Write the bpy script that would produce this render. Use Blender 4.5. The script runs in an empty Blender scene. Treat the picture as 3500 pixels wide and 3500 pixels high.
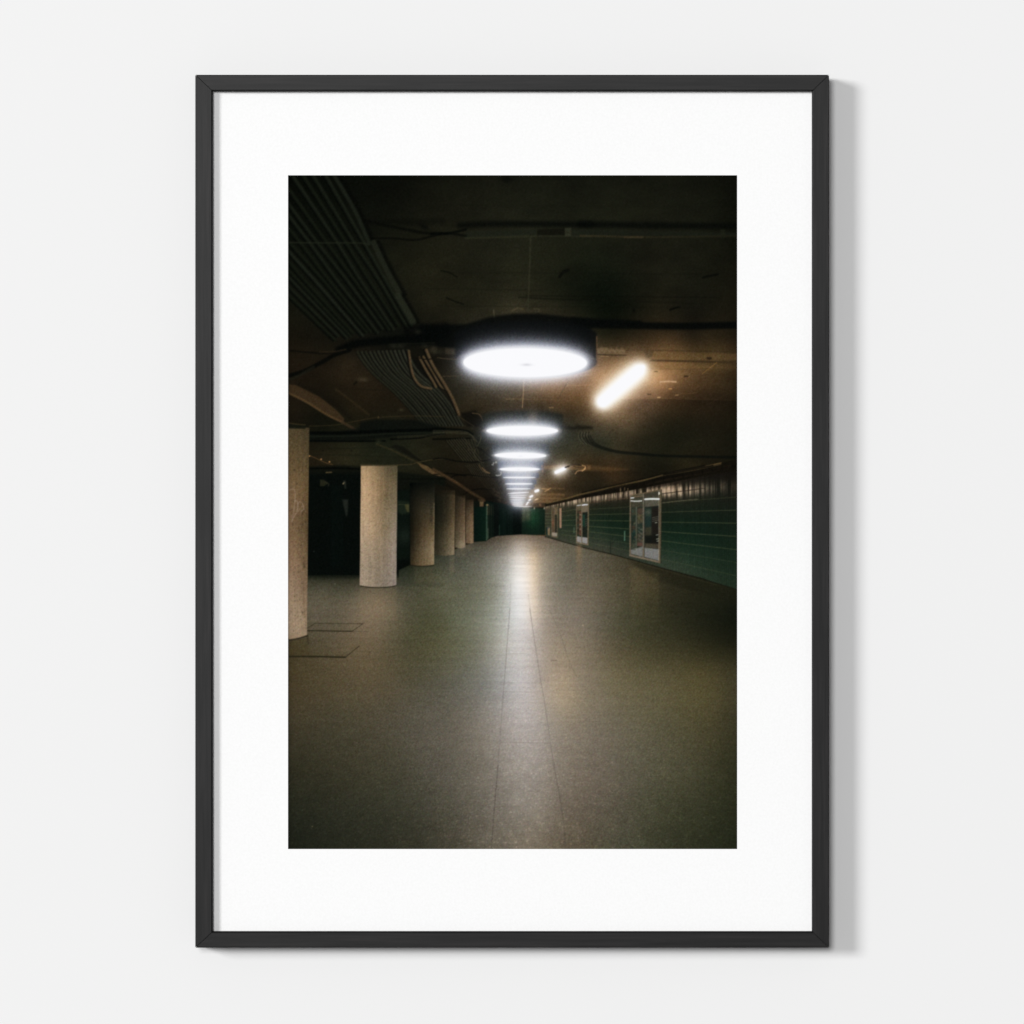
# Framed photographic print hanging just off an off-white wall.
import bpy, bmesh, math
from mathutils import Vector
# ---------------------------------------------------------------------------
# THE PRINTED PHOTOGRAPH: ink colours of the flat print, worked out in code.
# Coordinates are millimetre-like print units (4.08 units = 1 mm on paper).
# ---------------------------------------------------------------------------
import numpy as np

PX0, PY0, PX1, PY1 = 983.5, 597.5, 2520.5, 2903.5
NX, NY = 769, 1153


def paint_print():
    rng = np.random.default_rng(7)
    xs = np.linspace(PX0, PX1, NX)
    ys = np.linspace(PY0, PY1, NY)
    X, Y = np.meshgrid(xs, ys)
    sx = (NX - 1) / (PX1 - PX0)
    sy = (NY - 1) / (PY1 - PY0)

    # ---------- helpers ----------
    def ss(t):
        t = np.clip(t, 0, 1)
        return t * t * (3 - 2 * t)

    def vn(u, v, seed, oct=1):
        out = 0
        amp = 1.0
        tot = 0
        for o in range(oct):
            tab = np.random.default_rng(seed + o * 17).random((256, 256))
            ui = np.floor(u).astype(int)
            vi = np.floor(v).astype(int)
            fu = u - ui
            fv = v - vi
            fu = fu * fu * (3 - 2 * fu)
            fv = fv * fv * (3 - 2 * fv)
            a = tab[vi & 255, ui & 255]
            b = tab[vi & 255, (ui + 1) & 255]
            c = tab[(vi + 1) & 255, ui & 255]
            d = tab[(vi + 1) & 255, (ui + 1) & 255]
            out = out + amp * ((a * (1 - fu) + b * fu) * (1 - fv) + (c * (1 - fu) + d * fu) * fv)
            tot += amp
            amp *= 0.5
            u = u * 2.03
            v = v * 2.03
        return out / tot * 2 - 1

    def field(pts, lam=0.02):
        P = np.array(pts, float)
        xy = P[:, :2] / 500.0
        V = P[:, 2:]
        n = len(P)

        def phi(d2):
            return 0.5 * d2 * np.log(d2 + 1e-9)
        d2 = ((xy[:, None] - xy[None]) ** 2).sum(-1)
        Kk = phi(d2) + lam * np.eye(n) * 0.1
        Q = np.hstack([np.ones((n, 1)), xy])
        M = np.block([[Kk, Q], [Q.T, np.zeros((3, 3))]])
        w = np.linalg.solve(M, np.vstack([V, np.zeros((3, V.shape[1]))]))
        st = 4
        gx = np.append(xs[::st], xs[-1])
        gy = np.append(ys[::st], ys[-1])
        GX, GY = np.meshgrid(gx / 500, gy / 500)
        out = np.zeros(GX.shape + (V.shape[1],)) + w[n]
        out += GX[..., None] * w[n + 1] + GY[..., None] * w[n + 2]
        for i in range(n):
            out += phi((GX - xy[i, 0]) ** 2 + (GY - xy[i, 1]) ** 2)[..., None] * w[i]
        r = np.empty((NY, NX, V.shape[1]))
        for c in range(V.shape[1]):
            t = np.array([np.interp(xs, gx, row) for row in out[..., c]])
            r[..., c] = np.array([np.interp(ys, gy, col) for col in t.T]).T
        return np.clip(r, 2, 250)

    def box(pts, m):
        pts = np.asarray(pts, float)
        x0 = max(int((pts[:, 0].min() - m - PX0) * sx), 0)
        x1 = min(int((pts[:, 0].max() + m - PX0) * sx) + 2, NX)
        y0 = max(int((pts[:, 1].min() - m - PY0) * sy), 0)
        y1 = min(int((pts[:, 1].max() + m - PY0) * sy) + 2, NY)
        return slice(y0, max(y1, y0)), slice(x0, max(x1, x0))

    def smooth(pts, n=8):
        p = np.array(pts, float)
        p = np.vstack([2 * p[0] - p[1], p, 2 * p[-1] - p[-2]])
        out = []
        for i in range(1, len(p) - 2):
            for t in np.arange(n) / n:
                out.append(0.5 * (2 * p[i] + (p[i + 1] - p[i - 1]) * t
                                  + (2 * p[i - 1] - 5 * p[i] + 4 * p[i + 1] - p[i + 2]) * t * t
                                  + (3 * p[i] - p[i - 1] - 3 * p[i + 1] + p[i + 2]) * t ** 3))
        out.append(p[-2])
        return np.array(out)

    def dist(pts, sl):
        x = X[sl]
        y = Y[sl]
        best = np.full(x.shape, 1e9)
        tt = np.zeros(x.shape)
        L = len(pts) - 1
        for i in range(L):
            ax, ay = pts[i]
            bx, by = pts[i + 1]
            dx, dy = bx - ax, by - ay
            t = np.clip(((x - ax) * dx + (y - ay) * dy) / (dx * dx + dy * dy + 1e-9), 0, 1)
            d = np.hypot(x - ax - t * dx, y - ay - t * dy)
            k = d < best
            best = np.where(k, d, best)
            tt = np.where(k, (i + t) / L, tt)
        return best, tt

    img = np.zeros((NY, NX, 3))

    def blend(sl, m, c):
        c = np.asarray(c, float)
        img[sl] = img[sl] * (1 - m[..., None]) + c * m[..., None]

    def stroke(pts, r, c, a=1.0, soft=2.2, curve=True, r2=None, fade=None):
        if curve and len(pts) > 2:
            pts = smooth(pts)
        rr = max(r, r2 or 0)
        sl = box(pts, rr + soft * 2)
        if sl[0].stop <= sl[0].start or sl[1].stop <= sl[1].start:
            return
        d, t = dist(pts, sl)
        rad = r if r2 is None else r + (r2 - r) * t
        m = ss(0.5 + (rad - d) / soft) * a
        if fade is not None:
            m = m * (fade[0] + (fade[1] - fade[0]) * t)
        blend(sl, m, c)

    def pmask(pts, soft=2.0):
        pts = np.array(pts, float)
        sl = box(pts, soft * 2)
        x = X[sl]
        y = Y[sl]
        ins = np.zeros(x.shape, bool)
        n = len(pts)
        for i in range(n):
            x0, y0 = pts[i]
            x1, y1 = pts[(i + 1) % n]
            if y0 != y1:
                cr = ((y0 > y) != (y1 > y)) & (x < (x1 - x0) * (y - y0) / (y1 - y0) + x0)
                ins ^= cr
        d, _ = dist(np.vstack([pts, pts[:1]]), sl)
        return sl, ss(0.5 + np.where(ins, d, -d) / soft)

    def poly(pts, c, a=1.0, soft=2.0):
        sl, m = pmask(pts, soft)
        blend(sl, m * a, c)

    def blob(cx, cy, rx, ry, c, a=1.0, rot=0.0, p=1.0):
        q = np.array([(cx - 3 * max(rx, ry), cy - 3 * max(rx, ry)), (cx + 3 * max(rx, ry), cy + 3 * max(rx, ry))])
        sl = box(q, 0)
        if sl[0].stop <= sl[0].start or sl[1].stop <= sl[1].start:
            return
        x = X[sl] - cx
        y = Y[sl] - cy
        cr, sr = np.cos(rot), np.sin(rot)
        d = ((x * cr + y * sr) / rx) ** 2 + ((-x * sr + y * cr) / ry) ** 2
        blend(sl, a * np.exp(-(d ** p)), c)

    def blur(a, s):
        def k1(n):
            f = np.fft.rfftfreq(n)
            return f
        pad = int(3 * s) + 2
        ap = np.pad(a, ((pad, pad), (pad, pad)), mode='edge')
        F = np.fft.rfft2(ap)
        fy = np.fft.fftfreq(ap.shape[0])[:, None]
        fx = np.fft.rfftfreq(ap.shape[1])[None]
        F *= np.exp(-2 * (np.pi * s) ** 2 * (fx ** 2 + fy ** 2))
        return np.fft.irfft2(F, ap.shape)[pad:-pad, pad:-pad]

    OR = dict(A=(980, 590), B=(1480, 590), C=(1990, 590), D=(980, 1090), E=(1480, 1090), F=(1990, 1090),
              G=(980, 1580), H=(1480, 1580), I=(1990, 1580), J=(980, 2080), K=(1480, 2080), L=(1990, 2080),
              M=(980, 2400), N=(1480, 2400))
    ZK = 540 / 1932.0

    def Z(n, *v):
        ox, oy = OR[n]
        return [(ox + v[i] * ZK, oy + v[i + 1] * ZK) for i in range(0, len(v), 2)]

    # ---------- 1. ceiling ----------
    cp = [
        (985, 600, 8, 10, 6), (1200, 605, 9, 11, 7), (1500, 605, 17, 18, 12), (1750, 600, 21, 22, 15), (2100, 605, 21, 22, 15), (2400, 605, 17, 18, 12), (2520, 600, 12, 13, 8),
        (985, 800, 12, 14, 9), (1350, 720, 14, 15, 10), (1600, 740, 25, 25, 17), (1850, 740, 27, 28, 19), (2150, 740, 26, 27, 18), (2400, 740, 20, 21, 14), (2520, 760, 15, 16, 10),
        (1400, 900, 25, 25, 16), (1650, 900, 28, 28, 19), (1900, 900, 28, 29, 19), (2200, 900, 25, 25, 17), (2500, 900, 19, 19, 12),
        (1000, 1050, 20, 20, 13), (1450, 1030, 27, 26, 17), (1650, 1040, 32, 31, 21), (1900, 1030, 30, 30, 20), (2250, 1040, 30, 28, 18), (2500, 1050, 24, 22, 14),
        (1000, 1180, 25, 21, 13), (1150, 1200, 24, 21, 14), (1350, 1180, 14, 15, 11),
        (1020, 1270, 28, 22, 14), (1180, 1270, 42, 34, 22), (1300, 1320, 38, 31, 20), (1120, 1370, 26, 23, 14), (1250, 1400, 34, 28, 17), (1020, 1400, 26, 22, 14),
        (1380, 1390, 32, 27, 17), (1100, 1470, 17, 18, 11), (1300, 1470, 22, 24, 16), (1450, 1460, 27, 26, 17), (1450, 1550, 34, 33, 21), (1200, 1550, 33, 32, 20), (1100, 1560, 30, 26, 16),
        (1540, 1230, 28, 25, 18), (1600, 1300, 50, 46, 35), (1560, 1350, 36, 33, 23), (1680, 1330, 60, 54, 42), (1780, 1330, 82, 68, 50), (1880, 1330, 118, 88, 58),
        (1650, 1390, 44, 36, 23), (1850, 1390, 48, 38, 24), (1960, 1370, 92, 68, 42), (1560, 1420, 34, 29, 19), (1950, 1420, 46, 38, 25), (1760, 1395, 54, 44, 30),
        (2060, 1160, 36, 32, 20), (2180, 1150, 42, 34, 22), (2350, 1150, 40, 32, 21), (2510, 1150, 30, 24, 15),
        (2060, 1215, 82, 64, 42), (2060, 1290, 146, 110, 78), (1990, 1300, 130, 97, 68), (2000, 1350, 88, 64, 40),
        (2200, 1210, 84, 64, 42), (2260, 1235, 146, 108, 70), (2350, 1225, 100, 76, 46), (2450, 1235, 82, 64, 38), (2515, 1230, 58, 44, 27),
        (2230, 1290, 186, 142, 100), (2300, 1290, 136, 102, 68), (2400, 1290, 78, 58, 36), (2510, 1290, 44, 34, 21),
        (2180, 1350, 130, 100, 76), (2280, 1350, 88, 64, 42), (2380, 1350, 58, 43, 27), (2510, 1370, 34, 27, 17),
        (2130, 1420, 92, 74, 54), (2280, 1400, 50, 40, 26), (2400, 1420, 34, 28, 18), (2510, 1450, 26, 23, 14),
        (2040, 1440, 66, 55, 40), (2200, 1480, 42, 37, 25), (2350, 1500, 27, 26, 17), (2500, 1540, 24, 23, 15),
        (1960, 1500, 44, 44, 34), (2060, 1530, 36, 37, 27), (2200, 1560, 32, 30, 20), (2350, 1590, 32, 28, 17), (2450, 1580, 24, 21, 13),
        (1920, 1560, 44, 42, 30), (2000, 1575, 50, 40, 25), (2080, 1600, 62, 46, 28), (2200, 1620, 26, 23, 15), (2050, 1640, 34, 29, 19),
        (1640, 1500, 22, 24, 18), (1600, 1560, 28, 25, 16), (1500, 1600, 24, 22, 14), (1560, 1640, 24, 20, 13), (1640, 1620, 26, 23, 16), (1650, 1680, 24, 20, 13),
        (1920, 1640, 44, 36, 24), (1880, 1680, 84, 64, 40), (1950, 1700, 52, 42, 27), (1850, 1720, 92, 70, 44), (1700, 1710, 14, 13, 9),
    ]
    ceil = field(cp)
    ceil = ceil * (1 - .2 * np.exp(-((X - 1200) / 260) ** 2 - ((Y - 1330) / 130) ** 2))[..., None]
    tex = 1 + 0.16 * vn(X / 160, (Y - 1768) / 14 * (300 / (1800 - np.minimum(Y, 1780))), 3, 3) + 0.16 * vn(X / 70, Y / 40, 9, 4)
    img[:] = ceil * tex[..., None]
    # form-board joints: pale/dark scars across the slab
    for yy, x0, x1, a in [(700, 1500, 2520, .05), (770, 1400, 2500, .06), (930, 1500, 2400, .10), (985, 1450, 1850, .10), (1010, 1800, 2450, .18), (1045, 1500, 2400, .08)]:
        stroke([(x0, yy), ((x0 + x1) / 2, yy + 3), (x1, yy + 6)], 2.5, (10, 11, 7), a * 2, 6)

    # warm lit step of the slab near the tube, hard lower edge
    sl, m = pmask(Z('F', 380, 975, 960, 978, 1340, 985, 1895, 1000, 1895, 1500, 300, 1500, 250, 1200), 5)
    img[sl] *= (1 - 0.18 * m * np.exp(-((Y[sl] - 1363) / 30) ** 2))[..., None]
    stroke(Z('F', 400, 972, 960, 972, 1380, 980, 1900, 992), 1.2, (120, 92, 60), .35, 2.5, fade=(1, .1))
    sl, m = pmask(Z('F', 820, 395, 1900, 425, 1900, 500, 860, 490), 8)
    blend(sl, m * .45, (98, 76, 46))
    stroke(Z('F', 540, 380, 900, 382, 1400, 392, 1900, 402), 2, (48, 38, 24), .5, 6)
    stroke(Z('F', 840, 505, 1250, 514, 1900, 530), 3.2, (50, 38, 24), .75, 5)
    stroke(Z('F', 820, 580, 1200, 585, 1900, 595), 6, (120, 92, 54), .55, 12, fade=(1, .25))
    stroke(Z('F', 830, 610, 1300, 612, 1900, 600), 1.2, (60, 46, 28), .4, 4)
    poly(Z('F', 180, 355, 270, 345, 380, 372, 525, 375, 530, 432, 180, 432), (96, 78, 54), .75, 5)
    for q in range(16):
        a = 190 + q * 21
        blob(*Z('F', a, 372 + 18 * np.sin(q * 2.1) + 10)[0], 4, 6, (124, 104, 76), .55)
    stroke(Z('F', 180, 432, 400, 440, 540, 440), 1.8, (38, 30, 20), .8, 3)
    stroke(Z('F', 230, 455, 320, 458), 1.6, (150, 120, 86), .7, 3)
    poly(Z('F', 540, 385, 800, 390, 780, 440, 600, 450), (78, 62, 42), .35, 8)
    poly(Z('F', 760, 385, 880, 395, 850, 470, 780, 480), (52, 42, 27), .6, 9)
    stroke(Z('F', 960, 768, 1050, 762, 1150, 768), 2.6, (206, 168, 130), .85, 5)
    for (a, b, r, c) in [(1080, 853, 2, (200, 150, 92)), (940, 958, 2, (210, 170, 120)), (1160, 930, 2, (150, 116, 78)), (1300, 708, 1.2, (160, 122, 76))]:
        stroke(Z('F', a - 14, b + 1, a + 14, b - 1), r, c, .8, 3)
    for (a, b, r) in [(1275, 700, 3), (1555, 478, 4.5), (1560, 480, 3), (905, 640, 1.5), (820, 918, 2)]:
        stroke(Z('F', a - 18, b, a + 18, b + 2), r, (38, 28, 18), .7, 4)
    stroke(Z('F', 1470, 670, 1560, 600, 1650, 530), .9, (150, 112, 58), .7, 2.4)
    stroke(Z('F', 1050, 960, 1110, 905, 1160, 880), .8, (70, 52, 34), .6, 2.4)
    stroke(Z('F', 1180, 915, 1300, 912, 1400, 900), .8, (120, 90, 60), .45, 2.4)
    stroke(Z('F', 1350, 1150, 1600, 1010, 1895, 860), .7, (66, 50, 32), .4, 2.4)
    stroke(Z('E', 1530, 980, 1600, 850, 1670, 735), 1.0, (60, 46, 30), .6, 2.5)
    stroke(Z('E', 1640, 815, 1760, 812, 1932, 806), 1.4, (170, 130, 88), .45, 3)
    stroke(Z('E', 1800, 690, 1932, 684), 1.4, (170, 136, 100), .5, 3)
    # thin conduit + cross joint between first and second lamp
    stroke(Z('E', 1112, 740, 1105, 900, 1092, 1085), 1.5, (150, 120, 84), .8, 2.4)
    stroke(Z('E', 885, 978, 1090, 978, 1300, 985, 1650, 990), 1.1, (128, 100, 64), .6, 2.4, fade=(1, .4))
    stroke(Z('E', 1425, 1083, 1470, 1083), 2, (128, 100, 62), .7, 3)
    stroke(Z('E', 1325, 860, 1345, 800), 1.3, (150, 116, 78), .6, 3)
    stroke(Z('E', 120, 700, 320, 695), 1.4, (84, 68, 48), .5, 3)
    poly(Z('E', 150, 345, 275, 350, 272, 435, 150, 425), (52, 46, 36), .7, 6)
    poly(Z('E', 0, 340, 45, 350, 50, 420, 0, 430), (40, 38, 28), .7, 6)
    stroke(Z('E', 50, 470, 150, 485, 270, 492), 1.2, (88, 74, 54), .6, 2.6)

    # upper cross duct (dark groove and tray)
    stroke(Z('B', -300, 590, 0, 600, 400, 640, 900, 612, 1932, 630), 8, (3, 5, 4), .0, 14)
    stroke(Z('B', 330, 640, 700, 622, 1200, 622, 1932, 628), 10, (6, 8, 6), .75, 20)
    stroke(Z('C', -20, 625, 900, 640, 1900, 650), 11, (6, 8, 6), .75, 20)
    stroke(Z('B', 400, 790, 800, 780, 1260, 768), 4.5, (41, 42, 28), .8, 5)
    poly(Z('B', 400, 715, 1260, 690, 1260, 760, 400, 790), (27, 30, 22), .7, 6)
    poly(Z('B', 1275, 690, 1610, 680, 1610, 765, 1275, 765), (16, 16, 11), .8, 7)
    stroke(Z('B', 1300, 772, 1620, 772, 1932, 772), 3, (38, 39, 28), .7, 5)
    poly(Z('B', 1615, 670, 1690, 672, 1690, 772, 1615, 772), (46, 48, 35), .8, 6)
    poly(Z('B', 1700, 690, 1940, 700, 1940, 765, 1700, 765), (28, 31, 23), .7, 6)
    poly(Z('C', -20, 690, 1000, 715, 1900, 730, 1900, 770, -20, 765), (25, 28, 21), .6, 7)
    stroke(Z('C', -20, 768, 300, 774, 650, 784, 900, 784, 1900, 770), 3.2, (52, 46, 30), .75, 5, fade=(1, .35))
    stroke(Z('C', 520, 784, 740, 784), 3, (64, 54, 36), .6, 6)
    poly(Z('C', 1690, 690, 1750, 690, 1750, 790, 1690, 790), (28, 30, 20), .7, 8)
    # cables feeding it from the left
    stroke(Z('A', 960, 580, 1200, 640, 1450, 690, 1700, 735, 1960, 740), 5, (8, 9, 6), .8, 8)
    stroke(Z('A', 1000, 800, 1300, 800, 1560, 820, 1750, 780, 1900, 740), 3.5, (8, 9, 6), .8, 6)
    stroke(Z('A', 1030, 600, 1300, 600, 1650, 600, 1900, 590), 10, (8, 9, 6), .45, 20)
    stroke(Z('B', -20, 745, 200, 735, 400, 690), 4, (6, 8, 6), .85, 7)
    stroke(Z('B', -20, 745, 200, 740, 400, 770), 4, (6, 8, 6), .7, 7)
    blob(*Z('A', 1680, 660)[0], 18, 9, (6, 7, 6), .7, .5)
    blob(*Z('B', 900, 75)[0], 20, 12, (9, 10, 7), .8)
    stroke(Z('B', 95, 1195, 190, 1215, 290, 1270), 2.2, (9, 10, 6), .8, 5)
    stroke(Z('B', 165, 1525, 240, 1560, 370, 1605), 2.4, (9, 10, 6), .8, 5)
    stroke(Z('B', 1550, 1270, 1590, 1215, 1650, 1190), 5, (10, 11, 8), .8, 6, r2=6)
    stroke(Z('C', 1480, 1280, 1560, 1260, 1660, 1240), 4, (8, 9, 6), .8, 6)
    stroke(Z('C', 1080, 1675, 1130, 1655, 1190, 1640), 3.5, (8, 9, 6), .85, 5)
    blob(*Z('C', 635, 1685)[0], 5, 8, (9, 10, 7), .8)
    stroke(Z('B', 1050, 1520, 1500, 1545, 1932, 1550), 2.5, (13, 14, 9), .6, 7)
    stroke(Z('C', 0, 1540, 900, 1580, 1400, 1600), 2.5, (14, 14, 9), .4, 8)
    # centre conduit
    stroke(Z('B', 1195, 780, 1180, 1200, 1160, 1690), 2.6, (46, 46, 33), .75, 4)
    stroke(Z('B', 740, 1680, 765, 1870), 1.8, (74, 70, 54), .8, 3.5)
    stroke(Z('B', 965, 1690, 1030, 1655, 1095, 1665), 3.4, (66, 60, 42), .8, 5)
    stroke(Z('B', 1235, 1662, 1290, 1665, 1300, 1705), 2.4, (58, 54, 38), .7, 5)

    # ---------- conduit bundle, upper left ----------
    vx, vy = 1783.0, 1770.0
    for i in range(15):
        u = -0.572 - i * 0.0335
        y0 = 592
        yend = 1112 + (i * 3.2) + 6 * np.sin(i * 2.3)
        jog = 0.006 * np.sin(i * 1.7)
        p = []
        for yy in (y0, 700, 829, 950, 1040, yend):
            uu = u + (jog if yy > 829 else -jog * .6)
            p.append((vx + uu * (vy - yy), yy))
        r = 6.2
        stroke([(a - r * 1.25, b) for a, b in p], r * .95, (5, 7, 5), .75, 7, curve=False)
        base = 20 + 5 * (i % 3 == 0) + 4 * (i % 4 == 1)
        stroke(p, r * 1.05, (base - 1, base + 3, base - 5), .8, 8, curve=False, r2=r * .72)
        stroke([(a + 1.2, b) for a, b in p], 1.6, (base + 6, base + 10, base + 1), .45, 5, curve=False, r2=1.4)
    stroke(Z('A', 20, 850, 400, 855, 850, 855, 1000, 870), 2.4, (36, 40, 28), .55, 4)
    # big right-hand pipe
    p1 = Z('A', 560, 0, 820, 440, 1010, 860)
    stroke([(a + 14, b) for a, b in p1], 9, (6, 7, 5), .7, 12)
    stroke(p1, 6.5, (28, 32, 24), .85, 9)
    p2 = Z('A', 1060, 850, 1200, 1150, 1380, 1480)
    stroke([(a + 16, b) for a, b in p2], 8, (6, 7, 5), .7, 12)
    stroke(p2, 9, (31, 34, 25), .85, 8)
    p3 = Z('A', 1360, 1500, 1450, 1650, 1545, 1820)
    stroke([(a + 16, b) for a, b in p3], 8, (6, 7, 5), .7, 12)
    stroke(p3, 10, (35, 38, 28), .85, 7)

    # dark beam / cable tray running right to left behind first lamp
    stroke(Z('D', 640, 380, 900, 290, 1400, 250, 1932, 190), 14, (4, 6, 5), .9, 18)
    stroke(Z('D', 1500, 150, 1932, 120), 20, (6, 7, 6), .8, 26)
    sl, m = pmask(Z('B', -150, 1850, 0, 1860, 400, 1850, 700, 1760, 1000, 1720, 1300, 1720, 1932, 1790, 1932, 2080, 900, 2200, -300, 2100), 16)
    blend(sl, m * .9, (5, 7, 6))
    stroke(Z('F', -100, 60, 500, 75, 1200, 85, 1900, 72), 12, (6, 8, 7), .93, 12)
    stroke(Z('F', -100, 20, 300, 40, 700, 60), 12, (6, 8, 7), .9, 16)
    stroke(Z('D', 1250, 310, 1500, 300, 1800, 290), 2, (26, 28, 20), .5, 5)
    for a, b in [(1390, 330), (1600, 155), (1780, 380), (1880, 400), (1690, 330), (1300, 330)]:
        blob(*Z('D', a, b)[0], 12, 8, (40, 40, 30), .5)
    blob(*Z('D', 1790, 370)[0], 13, 13, (48, 44, 32), .7)
    # long cable drooping to the left
    stroke(Z('D', 0, 700, 200, 640, 420, 530, 600, 430, 760, 380), 7, (7, 8, 6), .9, 7)
    stroke(Z('D', 0, 755, 150, 690, 320, 590), 5, (27, 27, 19), .7, 8)
    stroke(Z('D', 40, 385, 300, 410, 560, 415, 700, 375), 3.0, (12, 11, 8), .8, 5)
    stroke(Z('D', 400, 402, 560, 400, 720, 370), 2.2, (44, 36, 23), .6, 5)
    # ---------- second bundle (bending) ----------
    def V(*v):
        return [(950 + .828 * v[i], 1000 + .828 * v[i + 1]) for i in range(0, len(v), 2)]
    poly(V(330, 245, 540, 238, 610, 330, 700, 430, 770, 545, 600, 550, 470, 400, 395, 335), (13, 13, 10), .85, 9)
    for i in range(13):
        t = i / 12
        w = 3 * np.sin(i * 2.2)
        p = V(328 + 205 * t, 246 - 8 * t, 352 + 200 * t, 285, 398 + 188 * t + w, 338, 470 + 192 * t, 402, 536 + 182 * t - w, 470, 602 + 160 * t, 548)
        stroke([(x - 4.2, y) for x, y in p], 3.2, (10, 10, 8), .7, 5)
        c = 33 + 9 * t + 4 * (i % 2)
        stroke(p, 4.0, (c, c + 2, c - 8), .85, 6, r2=3.2)
        stroke([(x + 1.2, y) for x, y in p], 1, (c + 12, c + 11, c - 2), .4, 4)
    for pts, r in [((540, 240, 548, 300, 562, 350, 590, 385, 632, 396), 4.0), ((584, 268, 612, 320, 640, 365, 652, 388), 4.2),
                   ((600, 264, 640, 330, 672, 385, 694, 398), 3.8), ((612, 236, 640, 300, 688, 378, 720, 435, 748, 502), 5.0)]:
        p = V(*pts)
        stroke([(x - 6, y + 1) for x, y in p], r, (9, 9, 7), .8, 6)
        stroke(p, r, (78, 63, 43), .85, 5)
        stroke([(x + 1.2, y) for x, y in p], r * .3, (98, 80, 55), .45, 4)
    stroke(Z('D', 1600, 470, 1680, 490, 1775, 488), 2, (16, 14, 10), .8, 3)
    poly(Z('E', 330, 1150, 520, 1120, 610, 1210, 600, 1320, 420, 1310), (9, 9, 7), .7, 12)
    stroke(Z('E', 480, 1150, 560, 1165, 600, 1220, 605, 1245), 1.4, (96, 76, 52), .7, 2.6)
    stroke(Z('E', 300, 1180, 420, 1260, 500, 1310), 1.2, (60, 52, 36), .6, 2.6)

    # left slanted concrete ribs
    sl, m = pmask(Z('D', 20, 800, 120, 810, 400, 950, 600, 1110, 700, 1215, 690, 1270, 500, 1180, 300, 1060, 20, 900), 5)
    blend(sl, m * .85, (58, 44, 28))
    stroke(Z('D', 20, 905, 250, 1020, 480, 1165, 680, 1262), 3.6, (80, 61, 38), .8, 5)
    stroke(Z('D', 680, 1262, 780, 1320, 860, 1370), 5, (54, 43, 29), .8, 6)
    stroke(Z('D', 140, 790, 420, 930, 640, 1090, 760, 1200), 8, (20, 17, 11), .7, 14)
    stroke(Z('D', 600, 860, 760, 980, 900, 1090, 1000, 1170), 3, (56, 46, 28), .45, 9)
    stroke(Z('D', 180, 720, 420, 890, 700, 1050), 3, (22, 18, 12), .4, 12)
    blob(*Z('D', 930, 740)[0], 18, 7, (66, 58, 42), .7)
    stroke(Z('D', 820, 800, 850, 770), 3, (16, 14, 9), .8, 4)
    blob(*Z('D', 1400, 1110)[0], 8, 6, (58, 54, 38), .6)
    stroke(Z('D', 640, 850, 900, 860, 1200, 870), 1.4, (24, 20, 13), .6, 4)
    # dark recess band
    sl, m = pmask(Z('D', 270, 1390, 600, 1380, 880, 1330, 900, 1260, 1100, 1230, 1550, 1230, 1932, 1330, 1932, 1400, 1300, 1440, 900, 1490, 270, 1500), 12)
    blend(sl, m * .82, (11, 14, 11))
    stroke(Z('D', 280, 1390, 700, 1392, 1100, 1375, 1932, 1350), 5, (3, 5, 4), .85, 7)
    stroke(Z('D', 280, 1435, 800, 1430, 1300, 1400, 1932, 1390), 2.6, (24, 28, 20), .7, 4)
    stroke(Z('D', 280, 1490, 800, 1495, 1200, 1490), 3, (4, 6, 5), .9, 4)
    stroke(Z('D', 1270, 1470, 1600, 1455, 1750, 1425, 1932, 1400), 3, (5, 6, 5), .9, 4)
    for q in range(4):
        stroke(Z('D', 1350, 1430 + q * 12, 1640, 1420 + q * 8, 1932, 1380 + q * 12), .8, (44, 44, 32), .5, 2.4)
    stroke(Z('D', 270, 1310, 450, 1305, 640, 1290, 860, 1245, 1100, 1205, 1400, 1188, 1650, 1186, 1932, 1195), 1.2, (66, 55, 34), .5, 3)
    stroke(Z('D', 1118, 1190, 1118, 1215), 1.2, (84, 68, 42), .7, 2.4)
    # concrete under it
    stroke(Z('D', 280, 1590, 800, 1580, 1500, 1560), 1.6, (20, 22, 14), .5, 4)
    stroke(Z('D', 280, 1660, 800, 1668, 1500, 1700), 1.6, (20, 22, 14), .5, 4)
    for a, b in [(440, 1610), (790, 1610), (1110, 1740), (1465, 1725)]:
        blob(*Z('D', a, b)[0], 2.5, 3, (12, 12, 8), .8)
    poly(Z('D', 1270, 1560, 1340, 1535, 1440, 1570, 1680, 1760, 1880, 1890, 1700, 1790, 1500, 1680), (15, 15, 11), .75, 7)
    stroke(Z('D', 1100, 1530, 1300, 1610, 1500, 1710, 1640, 1770), 3, (52, 46, 28), .6, 5)
    poly(Z('D', 1590, 1755, 1720, 1800, 1830, 1880, 1900, 1930, 1790, 1905, 1650, 1820), (92, 72, 46), .85, 4)
    blob(*Z('D', 1120, 1500)[0], 10, 8, (44, 46, 32), .6)
    stroke(Z('D', 1350, 1785, 1500, 1780, 1620, 1750, 1760, 1725, 1932, 1710), 1.0, (78, 66, 42), .7, 2.4)
    stroke(Z('D', 290, 1675, 370, 1710, 480, 1760, 560, 1780), 1.0, (110, 80, 48), .7, 2.4)
    for a, b in [(275, 1675), (418, 1716), (520, 1747)]:
        blob(*Z('D', a, b)[0], 2.4, 2.2, (230, 170, 108), .95)

    # mid-distance ceiling clutter (left of lamps)
    stroke(Z('E', 0, 1345, 200, 1350, 400, 1370, 480, 1410), 5, (6, 8, 6), .9, 6)
    for q in range(5):
        stroke(Z('E', 0, 1362 + 9 * q, 300, 1366 + 9 * q, 430 + 10 * q, 1390 + 8 * q, 500 + 12 * q, 1480 + 8 * q), .9, (62, 60, 44), .55, 2.4)
    stroke(Z('E', 0, 1470, 250, 1465, 450, 1460), 3, (6, 7, 5), .8, 5)
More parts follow.
